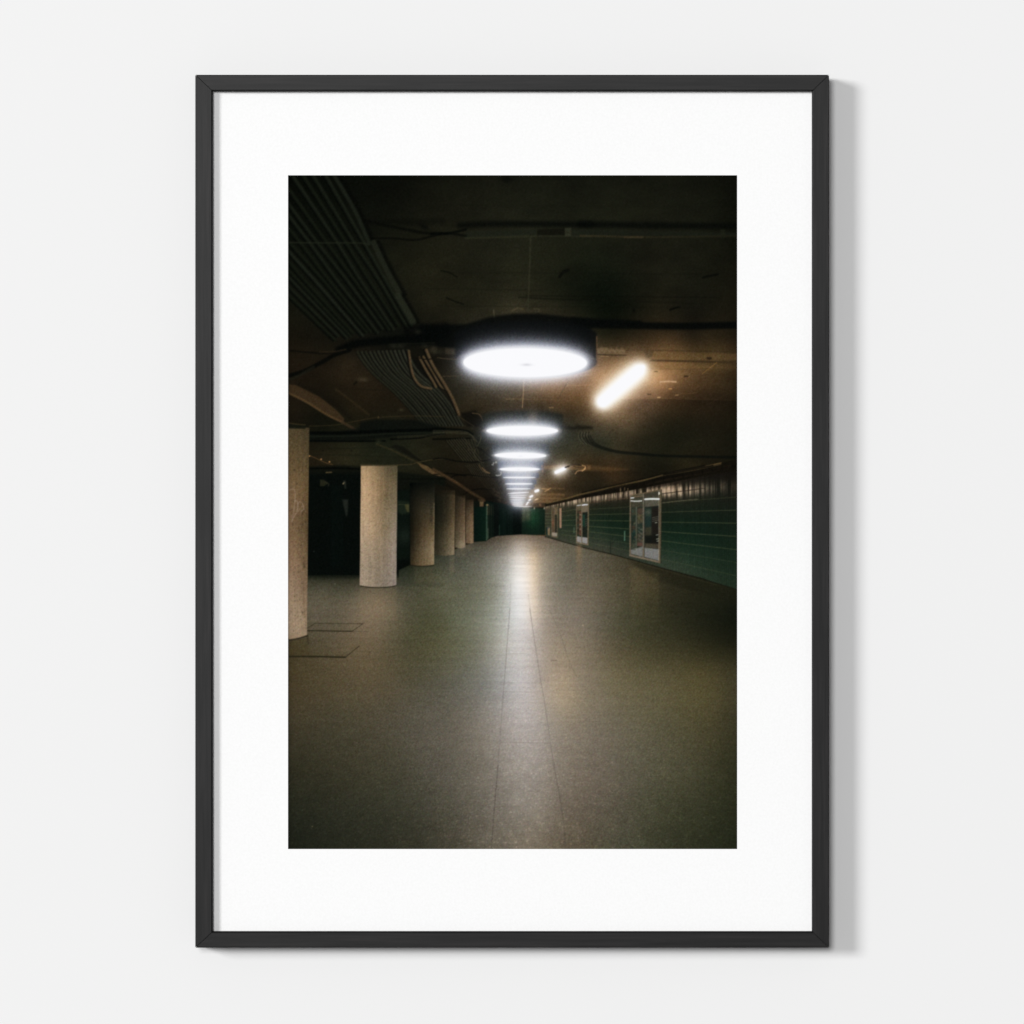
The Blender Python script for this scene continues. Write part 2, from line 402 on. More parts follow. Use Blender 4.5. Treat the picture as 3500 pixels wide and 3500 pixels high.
    for i in range(8):
        a0 = 165 + i * 30
        p = Z('E', a0, 1485 - i * 4, a0 + 110 + i * 3, 1620, a0 + 210 + i * 2, 1740)
        stroke([(x - 2.6, y) for x, y in p], 1.8, (8, 8, 6), .8, 3)
        stroke(p, 1.7, (58, 55, 40), .7, 3)
    for i in range(4):
        a0 = 395 + i * 35
        p = Z('E', a0, 1470, a0 + 30, 1560, a0 + 60, 1640)
        stroke(p, 1.3, (54, 50, 36), .7, 2.4)
    for i in range(9):
        a0 = 390 + i * 24
        p = Z('E', a0, 1790 - i * 4, a0 + 60, 1850, a0 + 110, 1935)
        stroke([(x - 2, y) for x, y in p], 1.4, (8, 8, 6), .8, 2.6)
        stroke(p, 1.2, (64, 58, 42), .65, 2.6)
    stroke(Z('E', 0, 1715, 120, 1705, 300, 1740, 480, 1750, 620, 1735, 700, 1715), 2.2, (9, 9, 7), .85, 3.5)
    stroke(Z('E', 0, 1905, 200, 1890, 400, 1920), 2.2, (8, 8, 6), .8, 3.5)
    stroke(Z('E', 585, 1410, 580, 1480, 540, 1560, 500, 1640, 540, 1720, 620, 1760), 1.1, (66, 62, 46), .7, 2.4)
    stroke(Z('E', 600, 1580, 650, 1600, 700, 1560, 640, 1590, 640, 1660), 1.1, (40, 38, 28), .7, 2.4)
    stroke(Z('E', 530, 1570, 600, 1600, 690, 1680, 760, 1700), 3, (10, 10, 8), .6, 5)
    stroke(Z('E', 600, 1820, 640, 1860, 690, 1886), 1.8, (116, 90, 60), .8, 2.6)
    stroke(Z('E', 560, 1780, 600, 1850, 660, 1885), 1.3, (90, 72, 48), .7, 2.6)
    for pts in [(720, 1782, 735, 1785), (738, 1772, 740, 1758), (762, 1760, 765, 1745), (775, 1745, 778, 1760), (770, 1910, 790, 1915, 828, 1905, 832, 1875)]:
        stroke(Z('E', *pts), 1.3, (200, 200, 190), .75, 2.4)
    # loops right of second lamp and the black cable
    for q in range(4):
        stroke(Z('E', 1790 + q * 34, 1385, 1782 + q * 34, 1430, 1800 + q * 34, 1480, 1850 + q * 30, 1530), 1.6, (76, 74, 58), .6, 3)
        stroke([(x + 4, y) for x, y in Z('E', 1790 + q * 34, 1385, 1782 + q * 34, 1430, 1800 + q * 34, 1480, 1850 + q * 30, 1530)], 1.6, (18, 18, 14), .6, 3)
    stroke(Z('E', 1590, 1325, 1750, 1335, 1932, 1325), 5, (14, 14, 10), .6, 12)
    stroke(Z('F', -60, 1310, 60, 1325, 120, 1335), 5, (18, 17, 12), .4, 12)
    for q in range(4):
        stroke(Z('F', 20 + q * 26, 1450 - 8 * q, 90 + q * 18, 1525 - 8 * q, 250, 1592 - 10 * q, 450, 1640 - 9 * q, 700, 1662 - 8 * q, 1000, 1684 - 7 * q, 1400, 1694 - 7 * q, 1900, 1704 - 7 * q), 1.7, (12, 14, 11), .7, 5)
    stroke(Z('F', 150, 1580, 350, 1640, 600, 1660), 3, (38, 40, 30), .3, 7)
    # warm strips in ceiling recesses, mid distance
    sl, m = pmask(Z('E', 1340, 1775, 1932, 1790, 1932, 1850, 1340, 1838), 7)
    blend(sl, m * .58, (118, 88, 56))
    sl, m = pmask(Z('F', -10, 1775, 200, 1800, 560, 1840, 300, 1860, -10, 1850), 16)
    blend(sl, m * .55, (100, 74, 44))
    stroke(Z('E', 1340, 1785, 1500, 1780, 1650, 1795), 1.6, (40, 32, 24), .8, 2.6)
    stroke(Z('E', 1345, 1795, 1420, 1792, 1510, 1788), 1.2, (50, 40, 28), .8, 2.6)
    stroke(Z('E', 1600, 1815, 1670, 1795, 1720, 1780, 1860, 1800, 1875, 1812), 2.2, (34, 28, 22), .85, 2.8)
    stroke(Z('E', 1690, 1785, 1760, 1815, 1850, 1820), 1.2, (46, 36, 26), .8, 2.4)
    stroke(Z('E', 1740, 1895, 1770, 1860, 1830, 1850, 1865, 1815), 1.5, (190, 148, 104), .75, 3)
    stroke(Z('F', 0, 1790, 40, 1805, 30, 1840, 0, 1860), 1.4, (214, 164, 108), .8, 2.4)
    stroke(Z('H', 1200, 322, 1400, 318, 1600, 325), 2.4, (110, 84, 54), .5, 5)
    stroke(Z('H', 1250, 398, 1450, 392, 1600, 400), 3, (118, 90, 58), .6, 6)
    stroke(Z('H', 1240, 442, 1400, 440, 1560, 446), 3, (112, 86, 56), .6, 5)
    stroke(Z('H', 1220, 482, 1400, 480, 1500, 484), 3, (100, 76, 50), .6, 5)
    stroke(Z('H', 1200, 510, 1400, 510), 4, (26, 22, 16), .6, 6)
    stroke(Z('H', 1330, 322, 1400, 330, 1440, 318), 1.2, (200, 152, 100), .7, 2.4)
    stroke(Z('H', 1370, 355, 1400, 340, 1420, 332), 1.4, (214, 164, 110), .7, 2.4)
    stroke(Z('H', 1250, 460, 1280, 448), 2, (240, 200, 150), .8, 3)
    poly(Z('H', 1180, 520, 1400, 505, 1400, 545, 1180, 552), (40, 32, 22), .8, 4)
    poly(Z('H', 1296, 505, 1322, 505, 1322, 535, 1296, 535), (120, 92, 62), .7, 3)
    poly(Z('H', 1398, 505, 1416, 505, 1416, 540, 1398, 540), (96, 74, 48), .7, 3)
    # black cables over left ceiling distance
    stroke(Z('H', 0, 205, 180, 205, 260, 165, 400, 150, 600, 175, 800, 185), 1.8, (8, 8, 6), .85, 3)
    stroke(Z('H', 400, 380, 470, 345, 560, 325, 700, 335, 800, 350), 1.8, (8, 8, 6), .85, 3)
    stroke(Z('H', 0, 95, 130, 165, 300, 260, 450, 360, 620, 460), 4.5, (66, 50, 32), .7, 6)
    stroke(Z('H', 0, 75, 150, 160, 320, 265), 3, (90, 68, 44), .4, 5)
    stroke(Z('H', 40, 190, 200, 300, 380, 400, 560, 470), 6, (10, 10, 7), .5, 10)
    for q in range(6):
        stroke(Z('H', 540 + q * 30, 170, 640 + q * 30, 290, 760 + q * 18, 420), 1.1, (54, 46, 32), .4, 2.6)
    for q in range(10):
        blob(*Z('H', 740 + 12 * (q % 4) + 8 * q, 330 + q * 16)[0], 5, 3, (60, 50, 36), .45)

    # ---------- 2. dark hall behind the columns ----------
    sl, m = pmask(Z('G', -20, 60, 300, 55, 700, 40, 900, 60, 1340, 120, 1932, 190, 1932, 1400, -20, 1480), 14)
    blend(sl, m * .97, (6, 10, 8))
    sl, m = pmask(Z('G', 280, 60, 900, 50, 900, 130, 280, 140), 18)
    blend(sl, m * .5, (22, 22, 14))
    stroke(Z('G', 290, 75, 600, 72, 880, 82), 2.6, (3, 4, 3), .8, 4)
    stroke(Z('G', 480, 125, 545, 122), 1.8, (110, 92, 60), .75, 3)
    sl, m = pmask(Z('G', 1345, 120, 1932, 190, 1932, 330, 1345, 340), 14)
    blend(sl, m * .55, (20, 21, 14))
    stroke(Z('G', 1390, 205, 1932, 203), 1.2, (5, 6, 4), .8, 3)
    poly(Z('G', 405, 210, 450, 215, 500, 260, 450, 292, 405, 290), (40, 40, 26), .8, 4)
    stroke(Z('G', 470, 235, 510, 265, 505, 290), 1.4, (50, 48, 34), .7, 2.6)
    stroke(Z('G', 688, 262, 700, 248), 2.2, (150, 130, 96), .85, 3)
    poly(Z('G', 690, 220, 720, 225, 725, 325, 705, 320), (46, 48, 40), .6, 5)
    poly(Z('G', 672, 455, 748, 455, 745, 560, 738, 655, 722, 660, 700, 560), (38, 42, 36), .75, 7)
    for q in range(3):
        stroke(Z('G', 560 + q * 50, 300, 565 + q * 50, 1250), 6, (8, 16, 13), .4, 14)
    poly(Z('G', 1345, 370, 1500, 330, 1500, 1180, 1345, 1200), (14, 22, 16), .6, 12)
    poly(Z('G', 1350, 470, 1495, 480, 1495, 620, 1400, 640, 1350, 600), (30, 38, 27), .7, 12)
    poly(Z('G', 1445, 515, 1495, 515, 1495, 610, 1470, 605, 1450, 560), (70, 66, 40), .8, 5)
    stroke(Z('G', 1350, 518, 1495, 518), 1.2, (60, 60, 40), .5, 2.6)
    blob(*Z('G', 1440, 900)[0], 22, 26, (26, 34, 27), .8)
    sl, m = pmask(Z('G', 1800, 330, 1932, 330, 1932, 1140, 1800, 1140), 8)
    blend(sl, m * .9, (20, 21, 15))
    poly(Z('G', 1805, 330, 1860, 330, 1860, 1135, 1805, 1135), (10, 12, 9), .7, 12)
    blob(*Z('G', 330, 1092)[0], 2, 1.6, (60, 66, 60), .8)

    # ---------- 3. far end ----------
    poly(Z('H', 640, 470, 820, 500, 1120, 560, 1120, 900, 700, 925, 500, 960), (7, 15, 12), 1, 4)
    sl, m = pmask(Z('H', 497, 470, 655, 500, 655, 962, 497, 975), 3)
    g = (X[sl] - 1619) / 44
    blend(sl, m, np.stack([7 + 5 * g, 18 + 10 * g, 14 + 6 * g], -1))
    sl, m = pmask(Z('H', 497, 450, 655, 480, 655, 545, 497, 545), 10)
    blend(sl, m * .8, (14, 15, 11))
    poly(Z('H', 570, 480, 618, 480, 616, 540, 572, 540), (106, 84, 58), .85, 4)
    poly(Z('H', 548, 450, 640, 465, 640, 482, 560, 478), (80, 62, 42), .6, 5)
    sl, m = pmask(Z('H', 655, 490, 745, 515, 745, 900, 655, 962), 3)
    blend(sl, m, (17, 25, 19))
    stroke(Z('H', 657, 520, 656, 950), 2.2, (70, 92, 74), .7, 4)
    for q, c in [(668, (96, 78, 54)), (690, (70, 60, 42)), (712, (58, 52, 38)), (735, (40, 40, 30))]:
        stroke(Z('H', q, 520 + (q - 660) * .3, q, 640), 1.2, c, .6, 3)
    stroke(Z('H', 671, 810, 671, 930), 1.3, (96, 110, 92), .6, 2.6)
    for q in (700, 726, 745):
        stroke(Z('H', q, 520, q, 900), 1.6, (5, 12, 10), .7, 3)
    stroke(Z('H', 658, 520, 670, 522), 2, (150, 120, 80), .8, 3)
    poly(Z('H', 748, 505, 808, 520, 808, 905, 748, 905), (9, 13, 11), .9, 4)
    poly(Z('H', 808, 560, 905, 570, 905, 895, 808, 895), (8, 18, 14), .8, 6)
    stroke(Z('H', 812, 770, 812, 890), 1.4, (50, 74, 60), .5, 3)
    poly(Z('H', 905, 570, 1080, 560, 1080, 885, 905, 892), (7, 15, 12), .9, 6)
    poly(Z('H', 975, 560, 1080, 560, 1080, 885, 975, 888), (4, 8, 7), .6, 14)
    for q in (860, 880, 925, 950, 970):
        stroke(Z('H', q, 600, q, 880), 1.0, (20, 34, 28), .4, 3)
    sl, m = pmask(Z('H', 1080, 555, 1370, 550, 1370, 890, 1080, 890), 2.5)
    gx = np.exp(-((X[sl] - 1822) / 26) ** 2) * np.exp(-((Y[sl] - 1768) / 38) ** 2)
    base = np.stack([15 + 8 * gx, 27 + 26 * gx, 20 + 13 * gx], -1)
    blend(sl, m, base)
    sl, m = pmask(Z('H', 1080, 550, 1200, 548, 1190, 700, 1090, 720), 20)
    blend(sl, m * .65, (74, 74, 56))
    for q in (1135, 1195, 1255, 1310):
        stroke(Z('H', q, 560, q, 880), 1.0, (12, 26, 18), .5, 2.6)
    stroke(Z('H', 1083, 560, 1083, 885), 1.4, (8, 12, 9), .7, 2.6)
    stroke(Z('H', 1180, 556, 1368, 556), 2.2, (16, 14, 10), .8, 3)
    for a in (1240, 1362):
        blob(*Z('H', a, 562)[0], 2, 3.4, (220, 200, 170), .8)

    # ---------- 4. right wall ----------
    # wall coordinate: rows converge to (1640, 1777)
    WX, WY = 1640.0, 1777.0
    wall_poly = Z('I', -455, 545, 0, 440, 585, 345, 980, 268, 1480, 165, 1910, 105, 1910, 1580, 1480, 1420, 960, 1290, 400, 1130, 0, 1035, -450, 905)
    sl, m = pmask(wall_poly, 2.5)
    row = (Y - WY) / (X - WX)          # slope = tile row
    wc = field([
        (1870, 1750, 66, 66, 48), (1870, 1790, 38, 58, 42), (1870, 1825, 46, 58, 44), (1900, 1745, 58, 60, 42), (1920, 1775, 24, 50, 34), (1930, 1840, 60, 72, 56),
        (1960, 1735, 48, 52, 37), (1950, 1760, 30, 54, 36), (1950, 1800, 16, 46, 30), (1960, 1850, 58, 72, 55),
        (2030, 1725, 40, 44, 30), (2080, 1740, 22, 36, 24), (2060, 1765, 10, 38, 25), (2080, 1810, 12, 44, 30), (2050, 1850, 48, 66, 50), (2080, 1870, 50, 63, 49), (2140, 1890, 40, 58, 45),
        (2150, 1660, 30, 29, 21), (2040, 1690, 36, 33, 24), (2510, 1600, 14, 16, 12), (2400, 1610, 16, 17, 13), (2280, 1630, 24, 23, 17),
        (2120, 1705, 52, 48, 34), (2150, 1725, 26, 34, 23), (2150, 1780, 9, 36, 24), (2150, 1840, 18, 44, 30),
        (2290, 1660, 40, 36, 26), (2290, 1700, 44, 44, 32), (2290, 1730, 14, 33, 23), (2300, 1790, 10, 35, 24), (2300, 1860, 17, 50, 34), (2290, 1920, 42, 66, 50),
        (2400, 1640, 20, 25, 19), (2400, 1690, 34, 40, 30), (2400, 1730, 15, 33, 23), (2400, 1800, 12, 37, 26), (2400, 1880, 18, 50, 34), (2400, 1950, 30, 58, 41),
        (2510, 1625, 17, 20, 15), (2510, 1690, 24, 30, 23), (2510, 1740, 14, 30, 21), (2510, 1800, 14, 34, 24), (2510, 1900, 17, 43, 30), (2510, 1990, 24, 50, 35),
    ], lam=.2)
    wc = wc * np.array([1.0, .90, .86]) + np.array([5, 1, 0])
    wc = wc * .70 + wc.mean(-1, keepdims=True) * .28 + np.array([0, 0, 0])
    blend(sl, m, wc[sl])
    # vertical ribs of the glazed tiles
    ph = 3200.0 / (X - 1560) * 36
    rib = np.sin(ph * 2 * np.pi)
    strk = vn(3200.0 / (X - 1560) * 30, row * 4, 21, 2)
    band = ss((row + .085 + .17 - 0.0) / .05) * 0
    top_w = np.exp(-((Y - (1777 - (X - 1640) * .262)) / (8 + (X - 1640) * .045)) ** 2)
    wallm = np.zeros((NY, NX))
    wallm[sl] = m
    ribm = 1 + wallm * (.10 * rib * np.clip((X - 2150) / 250, 0, 1) + .3 * strk * top_w + .07 * strk)
    img *= ribm[..., None]
    # glints of the strip lights along the top course
    bc = np.interp(X, [1861, 1969, 2060, 2151, 2275, 2358, 2480, 2520], [1728, 1713, 1700, 1686, 1680, 1676, 1666, 1662])
    bw = np.interp(X, [1861, 2151, 2275, 2520], [10, 13, 16, 20])
    ba = np.interp(X, [1861, 1900, 1960, 2000, 2040, 2080, 2130, 2160, 2255, 2275, 2310, 2360, 2420, 2480, 2520], [.6, .5, .65, .75, .7, .55, .65, .5, .7, 1.0, .9, .65, .38, .2, .1])
    g = np.exp(-((Y - bc) / bw) ** 2) * wallm * ba * np.clip(.75 + 2.2 * strk, 0, 2.2)
    g = np.clip(g, 0, 1)
    img += g[..., None] * (np.array([206, 180, 150]) - img) * .85
    # tile joints
    for q, (pts, a) in enumerate([
            ((90, 500, 330, 465, 575, 440, 985, 382, 1300, 345, 1895, 270), .0),
            ((90, 575, 575, 545, 985, 497, 1400, 462, 1895, 425), .5),
            ((90, 640, 575, 630, 985, 612, 1400, 598, 1895, 585), .75),
            ((90, 712, 575, 718, 985, 732, 1400, 738, 1895, 745), .85),
            ((90, 785, 575, 815, 985, 848, 1400, 876, 1895, 907), .85),
            ((90, 850, 575, 910, 985, 962, 1400, 1012, 1895, 1070), .75),
            ((90, 920, 350, 960, 575, 995, 985, 1075, 1400, 1145, 1895, 1228), .4),
            ((90, 985, 575, 1085, 985, 1190, 1400, 1280, 1895, 1392), .45)]):
        stroke(Z('I', *pts), 1.1, (84, 88, 60), a * .75, 2.4)
    stroke(Z('I', 90, 500, 330, 465, 575, 438), 1.3, (70, 56, 40), .8, 2.4)
    stroke(Z('I', 985, 384, 1250, 350, 1500, 318), 1.4, (40, 34, 26), .9, 2.6)
    stroke(Z('I', 985, 496, 1200, 470, 1420, 452), 1.0, (150, 138, 110), .5, 2.4)
    for yy in (600, 655, 708, 765, 830, 880):
        stroke(Z('H', 1575, yy + 5, 1750, yy - 5 + (yy - 700) * .18), .9, (92, 98, 68), .55, 2.2)
    for yy in (625, 665, 705, 745, 785):
        stroke(Z('H', 1372, yy, 1450, yy), .8, (96, 104, 74), .6, 2.2)
    stroke(Z('I', 348, 960, 348, 1125), 1.3, (18, 26, 20), .7, 2.4)
    stroke(Z('I', 522, 845, 520, 955), 1.8, (96, 130, 110), .75, 2.6)
    stroke(Z('H', 1727, 800, 1727, 860), 1.0, (120, 140, 118), .7, 2.2)
    # upper frieze + ceiling cable along the wall
    sl, m = pmask(Z('I', -450, 505, 0, 395, 500, 290, 1000, 160, 1500, 60, 1910, -40, 1910, 100, 1480, 165, 980, 268, 585, 345, 0, 440, -455, 545), 3)
    blend(sl, m * .9, (17, 15, 10))
    for q in range(18):
        a = -300 + q * 120
        stroke(Z('I', a, 430 - a * .2 - 14, a + 70, 430 - a * .2 - 30), 3.5 + .1 * q, (46, 36, 24), .45, 7)
    stroke(Z('I', -430, 500, -200, 445, 0, 385, 250, 325, 520, 262, 800, 205, 1050, 135, 1350, 85, 1700, 8), 2.0, (98, 80, 50), .85, 2.8)
    stroke(Z('I', -200, 452, 0, 396, 200, 350, 450, 280, 700, 238, 1000, 160, 1350, 100, 1700, 25), 1.2, (84, 70, 44), .7, 2.4)
    stroke(Z('I', 0, 372, 400, 282, 800, 192, 1100, 118, 1500, 40), 2.4, (8, 8, 6), .7, 4)
    stroke(Z('I', 1000, 150, 1250, 105, 1600, 40), 2.6, (8, 8, 6), .8, 3.5)
    stroke(Z('I', 0, 415, 600, 300, 1000, 200, 1400, 130, 1900, 40), 4, (10, 9, 7), .6, 7)
    for a, b in [(470, 330), (520, 325), (560, 335), (470, 350)]:
        stroke(Z('I', a, b - 14, a, b + 16), 1.2, (170, 140, 104), .6, 3)
    for q in range(30):
        a = 800 + q * 13.0
        stroke(Z('I', a, 352 - (a - 790) * .15 - 8 - 20 * rng.random(), a, 385 - (a - 790) * .1), .8, (200, 168, 134), .3 + .4 * rng.random(), 2.2)
    for q in range(26):
        a = 90 + q * 18.5
        stroke(Z('I', a, 430 - a * .12 + 18 * rng.random(), a, 480 - a * .11 + 30 * rng.random()), .9, (206, 178, 144), .1 + .25 * rng.random(), 2.4)

    # display cases
    def case(quad, bar, fw, c1=(150, 128, 104)):
        (tlx, tly), (trx, tr_y), (brx, bry), (blx, bly) = quad
        poly(quad, (26, 30, 24), 1, 2.4)
        return
    q1 = Z('I', 585, 408, 975, 330, 957, 1238, 580, 1152)
    poly(q1, (76, 69, 54), 1, 2.6)
    # left glass
    poly(Z('I', 598, 430, 742, 410, 742, 1160, 597, 1122), (38, 44, 32), 1, 2.4)
    poly(Z('I', 600, 425, 742, 408, 742, 540, 600, 560), (70, 64, 46), .8, 6)
    poly(Z('I', 605, 560, 660, 560, 655, 1075, 603, 1070), (34, 50, 38), .85, 3)
    poly(Z('I', 610, 570, 655, 570, 655, 640, 610, 650), (74, 68, 44), .6, 6)
    poly(Z('I', 610, 860, 655, 860, 655, 960, 608, 960), (16, 48, 42), .7, 5)
    poly(Z('I', 608, 780, 655, 775, 655, 850, 608, 850), (84, 52, 34), .6, 6)
    poly(Z('I', 605, 990, 655, 990, 655, 1072, 603, 1068), (76, 76, 54), .6, 5)
    poly(Z('I', 658, 540, 672, 540, 668, 1080, 656, 1078), (96, 104, 84), .7, 2.6)
    poly(Z('I', 676, 560, 742, 560, 742, 1030, 674, 1025), (62, 56, 42), .9, 3)
    poly(Z('I', 680, 565, 742, 562, 742, 625, 680, 630), (88, 56, 44), .6, 5)
    poly(Z('I', 680, 640, 742, 640, 742, 730, 680, 740), (88, 84, 48), .7, 6)
    poly(Z('I', 680, 750, 742, 745, 742, 860, 680, 870), (26, 50, 42), .7, 5)
    poly(Z('I', 676, 985, 742, 985, 742, 1030, 674, 1025), (116, 66, 54), .7, 4)
    for q in range(12):
        a, b = 690 + (q % 3) * 16, 800 + q * 15
        stroke(Z('I', a, b, a + 14, b + 6), 1.6, (120, 122, 106), .45, 3)
    for q in range(14):
        blob(*Z('I', 612 + 38 * rng.random(), 580 + 400 * rng.random())[0], 3, 4, rng.choice([(110, 60, 40), (20, 70, 60), (120, 110, 70), (20, 24, 20)]), .5)
    for q in range(14):
        blob(*Z('I', 690 + 45 * rng.random(), 640 + 330 * rng.random())[0], 3, 4, rng.choice([(110, 60, 40), (20, 60, 50), (100, 100, 70), (20, 24, 20)]), .45)
    poly(Z('I', 597, 1072, 742, 1080 - 50, 742, 1158, 597, 1118), (122, 121, 118), .88, 3.5)
    poly(Z('I', 605, 1070, 655, 1078, 655, 1064, 605, 1060), (60, 66, 52), .8, 2.4)
    # right glass
    poly(Z('I', 765, 382, 942, 350, 940, 1206, 763, 1160), (24, 30, 26), 1, 2.4)
    poly(Z('I', 765, 382, 942, 350, 942, 530, 765, 548), (92, 84, 68), .9, 4)
    poly(Z('I', 765, 382, 942, 352, 942, 420, 765, 440), (52, 46, 34), .7, 10)
    poly(Z('I', 768, 560, 850, 560, 848, 800, 768, 790), (26, 56, 50), .7, 10)
    blob(*Z('I', 810, 610)[0], 14, 12, (84, 86, 66), .6)
    poly(Z('I', 852, 560, 940, 550, 940, 1040, 848, 1000), (32, 25, 20), .8, 5)
    poly(Z('I', 770, 800, 848, 790, 848, 900, 772, 900), (74, 66, 40), .6, 9)
    poly(Z('I', 770, 900, 940, 880, 940, 1000, 770, 1000), (20, 22, 17), .7, 9)
    poly(Z('I', 770, 990, 940, 1000, 940, 1062, 768, 1045), (88, 74, 52), .75, 6)
    for q in range(3):
        stroke(Z('I', 862, 680 + q * 22, 932, 662 + q * 22), 1.4, (110, 112, 98), .5, 2.8)
    for a, b in [(915, 890), (920, 940), (925, 965), (905, 740)]:
        stroke(Z('I', a - 8, b, a + 12, b - 3), 1.4, (190, 190, 174), .7, 2.6)
    poly(Z('I', 762, 1045, 942, 1066, 940, 1204, 762, 1158), (126, 125, 122), .9, 3.5)
    # frame edges of the case
    stroke(Z('I', 588, 408, 972, 334), 2.0, (100, 86, 66), .85, 2.6, curve=False)
    stroke(Z('I', 590, 410, 586, 1140), 2.0, (112, 99, 80), .85, 2.6, curve=False)
    stroke(Z('I', 584, 1138, 948, 1222), 2.4, (124, 111, 94), .85, 2.6, curve=False)
    stroke(Z('I', 752, 385, 752, 1170), 2.0, (118, 107, 90), .85, 2.6, curve=False)
    stroke(Z('I', 762, 385, 762, 1165), 1.0, (50, 46, 36), .8, 2.4, curve=False)
    stroke(Z('I', 962, 345, 950, 1225), 3.0, (94, 83, 64), .9, 2.6, curve=False)
    stroke(Z('I', 974, 340, 962, 1228), 1.4, (46, 44, 32), .8, 2.6, curve=False)
    stroke(Z('I', 940, 352, 938, 1205), 1.0, (190, 170, 140), .5, 2.4, curve=False)
    stroke(Z('I', 598, 437, 632, 434), 1.8, (230, 232, 250), .95, 2.6)
    stroke(Z('I', 600, 472, 660, 476, 728, 472), 1.8, (225, 226, 240), .95, 2.6)
    stroke(Z('I', 770, 452, 850, 448, 940, 450), 2.6, (232, 234, 250), 1, 2.8)
    stroke(Z('I', 942, 370, 942, 390), 1.8, (255, 246, 236), 1, 2.6)
    stroke(Z('I', 640, 424, 735, 412), 1.2, (170, 120, 74), .7, 2.4)
    sl, m = pmask(Z('I', 598, 430, 942, 350, 940, 1062, 597, 1072), 2.4)
    gm = img[sl].mean(-1, keepdims=True)
    img[sl] = img[sl] * (1 - .42 * m[..., None]) + (gm * np.array([1.0, 1.02, .9])) * .42 * m[..., None]
    # second case
    q2 = Z('H', 1752, 507, 1910, 478, 1900, 1015, 1752, 985)
    poly(q2, (88, 79, 61), 1, 2.4)
    poly(Z('H', 1760, 525, 1815, 515, 1815, 985, 1760, 970), (44, 44, 32), 1, 2.2)
    poly(Z('H', 1762, 525, 1815, 518, 1815, 590, 1762, 590), (98, 86, 64), .8, 4)
    for q in range(10):
        blob(*Z('H', 1772 + 8 * (q % 2), 610 + q * 32)[0], 2.4, 3.4, [(96, 56, 44), (36, 58, 48), (96, 92, 72), (30, 30, 24)][q % 4], .55)
    poly(Z('H', 1790, 600, 1814, 598, 1814, 900, 1790, 895), (120, 74, 58), .55, 3)
    for q in range(8):
        blob(*Z('H', 1802, 640 + q * 30)[0], 2.2, 2.6, [(180, 170, 150), (60, 40, 30)][q % 2], .6)
    poly(Z('H', 1760, 905, 1815, 915, 1815, 985, 1760, 970), (150, 146, 142), .9, 3)
    poly(Z('H', 1826, 510, 1892, 498, 1892, 1000, 1826, 985), (28, 32, 26), 1, 2.2)
    poly(Z('H', 1826, 512, 1892, 500, 1892, 605, 1826, 615), (112, 100, 80), .9, 3)
    poly(Z('H', 1830, 640, 1860, 640, 1858, 790, 1830, 780), (30, 62, 50), .7, 5)
    for q in range(4):
        stroke(Z('H', 1862, 705 + q * 26, 1888, 690 + q * 26), 1.2, (110, 112, 98), .4, 2.6)
    poly(Z('H', 1826, 915, 1892, 925, 1892, 998, 1826, 983), (156, 152, 148), .92, 3)
    stroke(Z('H', 1820, 495, 1820, 990), 1.4, (116, 104, 84), .85, 2.2, curve=False)
    stroke(Z('H', 1902, 482, 1895, 1012), 2.0, (104, 92, 70), .85, 2.4, curve=False)
    stroke(Z('H', 1755, 510, 1754, 985), 1.3, (112, 99, 78), .85, 2.2, curve=False)
    stroke(Z('H', 1754, 982, 1896, 1010), 1.5, (128, 114, 94), .85, 2.2, curve=False)
    stroke(Z('H', 1764, 530, 1812, 522), 1.4, (214, 214, 220), .9, 2.2)
    stroke(Z('H', 1828, 524, 1860, 518, 1890, 518), 1.8, (230, 230, 240), 1, 2.2)
    # third case, narrow sign, bin
    poly(Z('H', 1448, 555, 1528, 545, 1524, 922, 1448, 912), (100, 88, 68), 1, 2.2)
    poly(Z('H', 1456, 562, 1482, 558, 1482, 905, 1456, 900), (74, 62, 46), .9, 2.2)
    poly(Z('H', 1490, 556, 1518, 552, 1518, 910, 1490, 905), (36, 36, 28), .9, 2.2)
    poly(Z('H', 1490, 556, 1518, 552, 1518, 640, 1490, 640), (116, 98, 72), .8, 3)
    poly(Z('H', 1456, 860, 1518, 862, 1518, 908, 1456, 898), (158, 146, 130), .85, 3)
    blob(*Z('H', 1468, 740)[0], 3, 14, (130, 80, 56), .6)
    poly(Z('H', 1545, 562, 1572, 560, 1572, 805, 1548, 803), (158, 124, 100), .95, 2.2)
    poly(Z('H', 1530, 560, 1545, 560, 1547, 800, 1532, 800), (60, 56, 40), .7, 2.6)
    poly(Z('H', 1388, 800, 1432, 798, 1430, 892, 1404, 892), (132, 112, 84), .9, 2.4)
    poly(Z('H', 1380, 795, 1402, 800, 1404, 890, 1384, 880), (24, 40, 34), .9, 2.4)
    blob(*Z('H', 1408, 806)[0], 3, 2, (60, 70, 90), .8)

    # ---------- 5. floor ----------
    floor_poly = [(975, 1968), (1233, 1966), (1360, 1950), (1400, 1932), (1484, 1898), (1560, 1876), (1619, 1853), (1662, 1850),
                  (1680, 1838), (1700, 1832), (1785, 1827), (1863, 1832), (1990, 1869), (2100, 1896), (2260, 1940), (2400, 1978), (2530, 2018),
                  (2530, 2915), (975, 2915)]
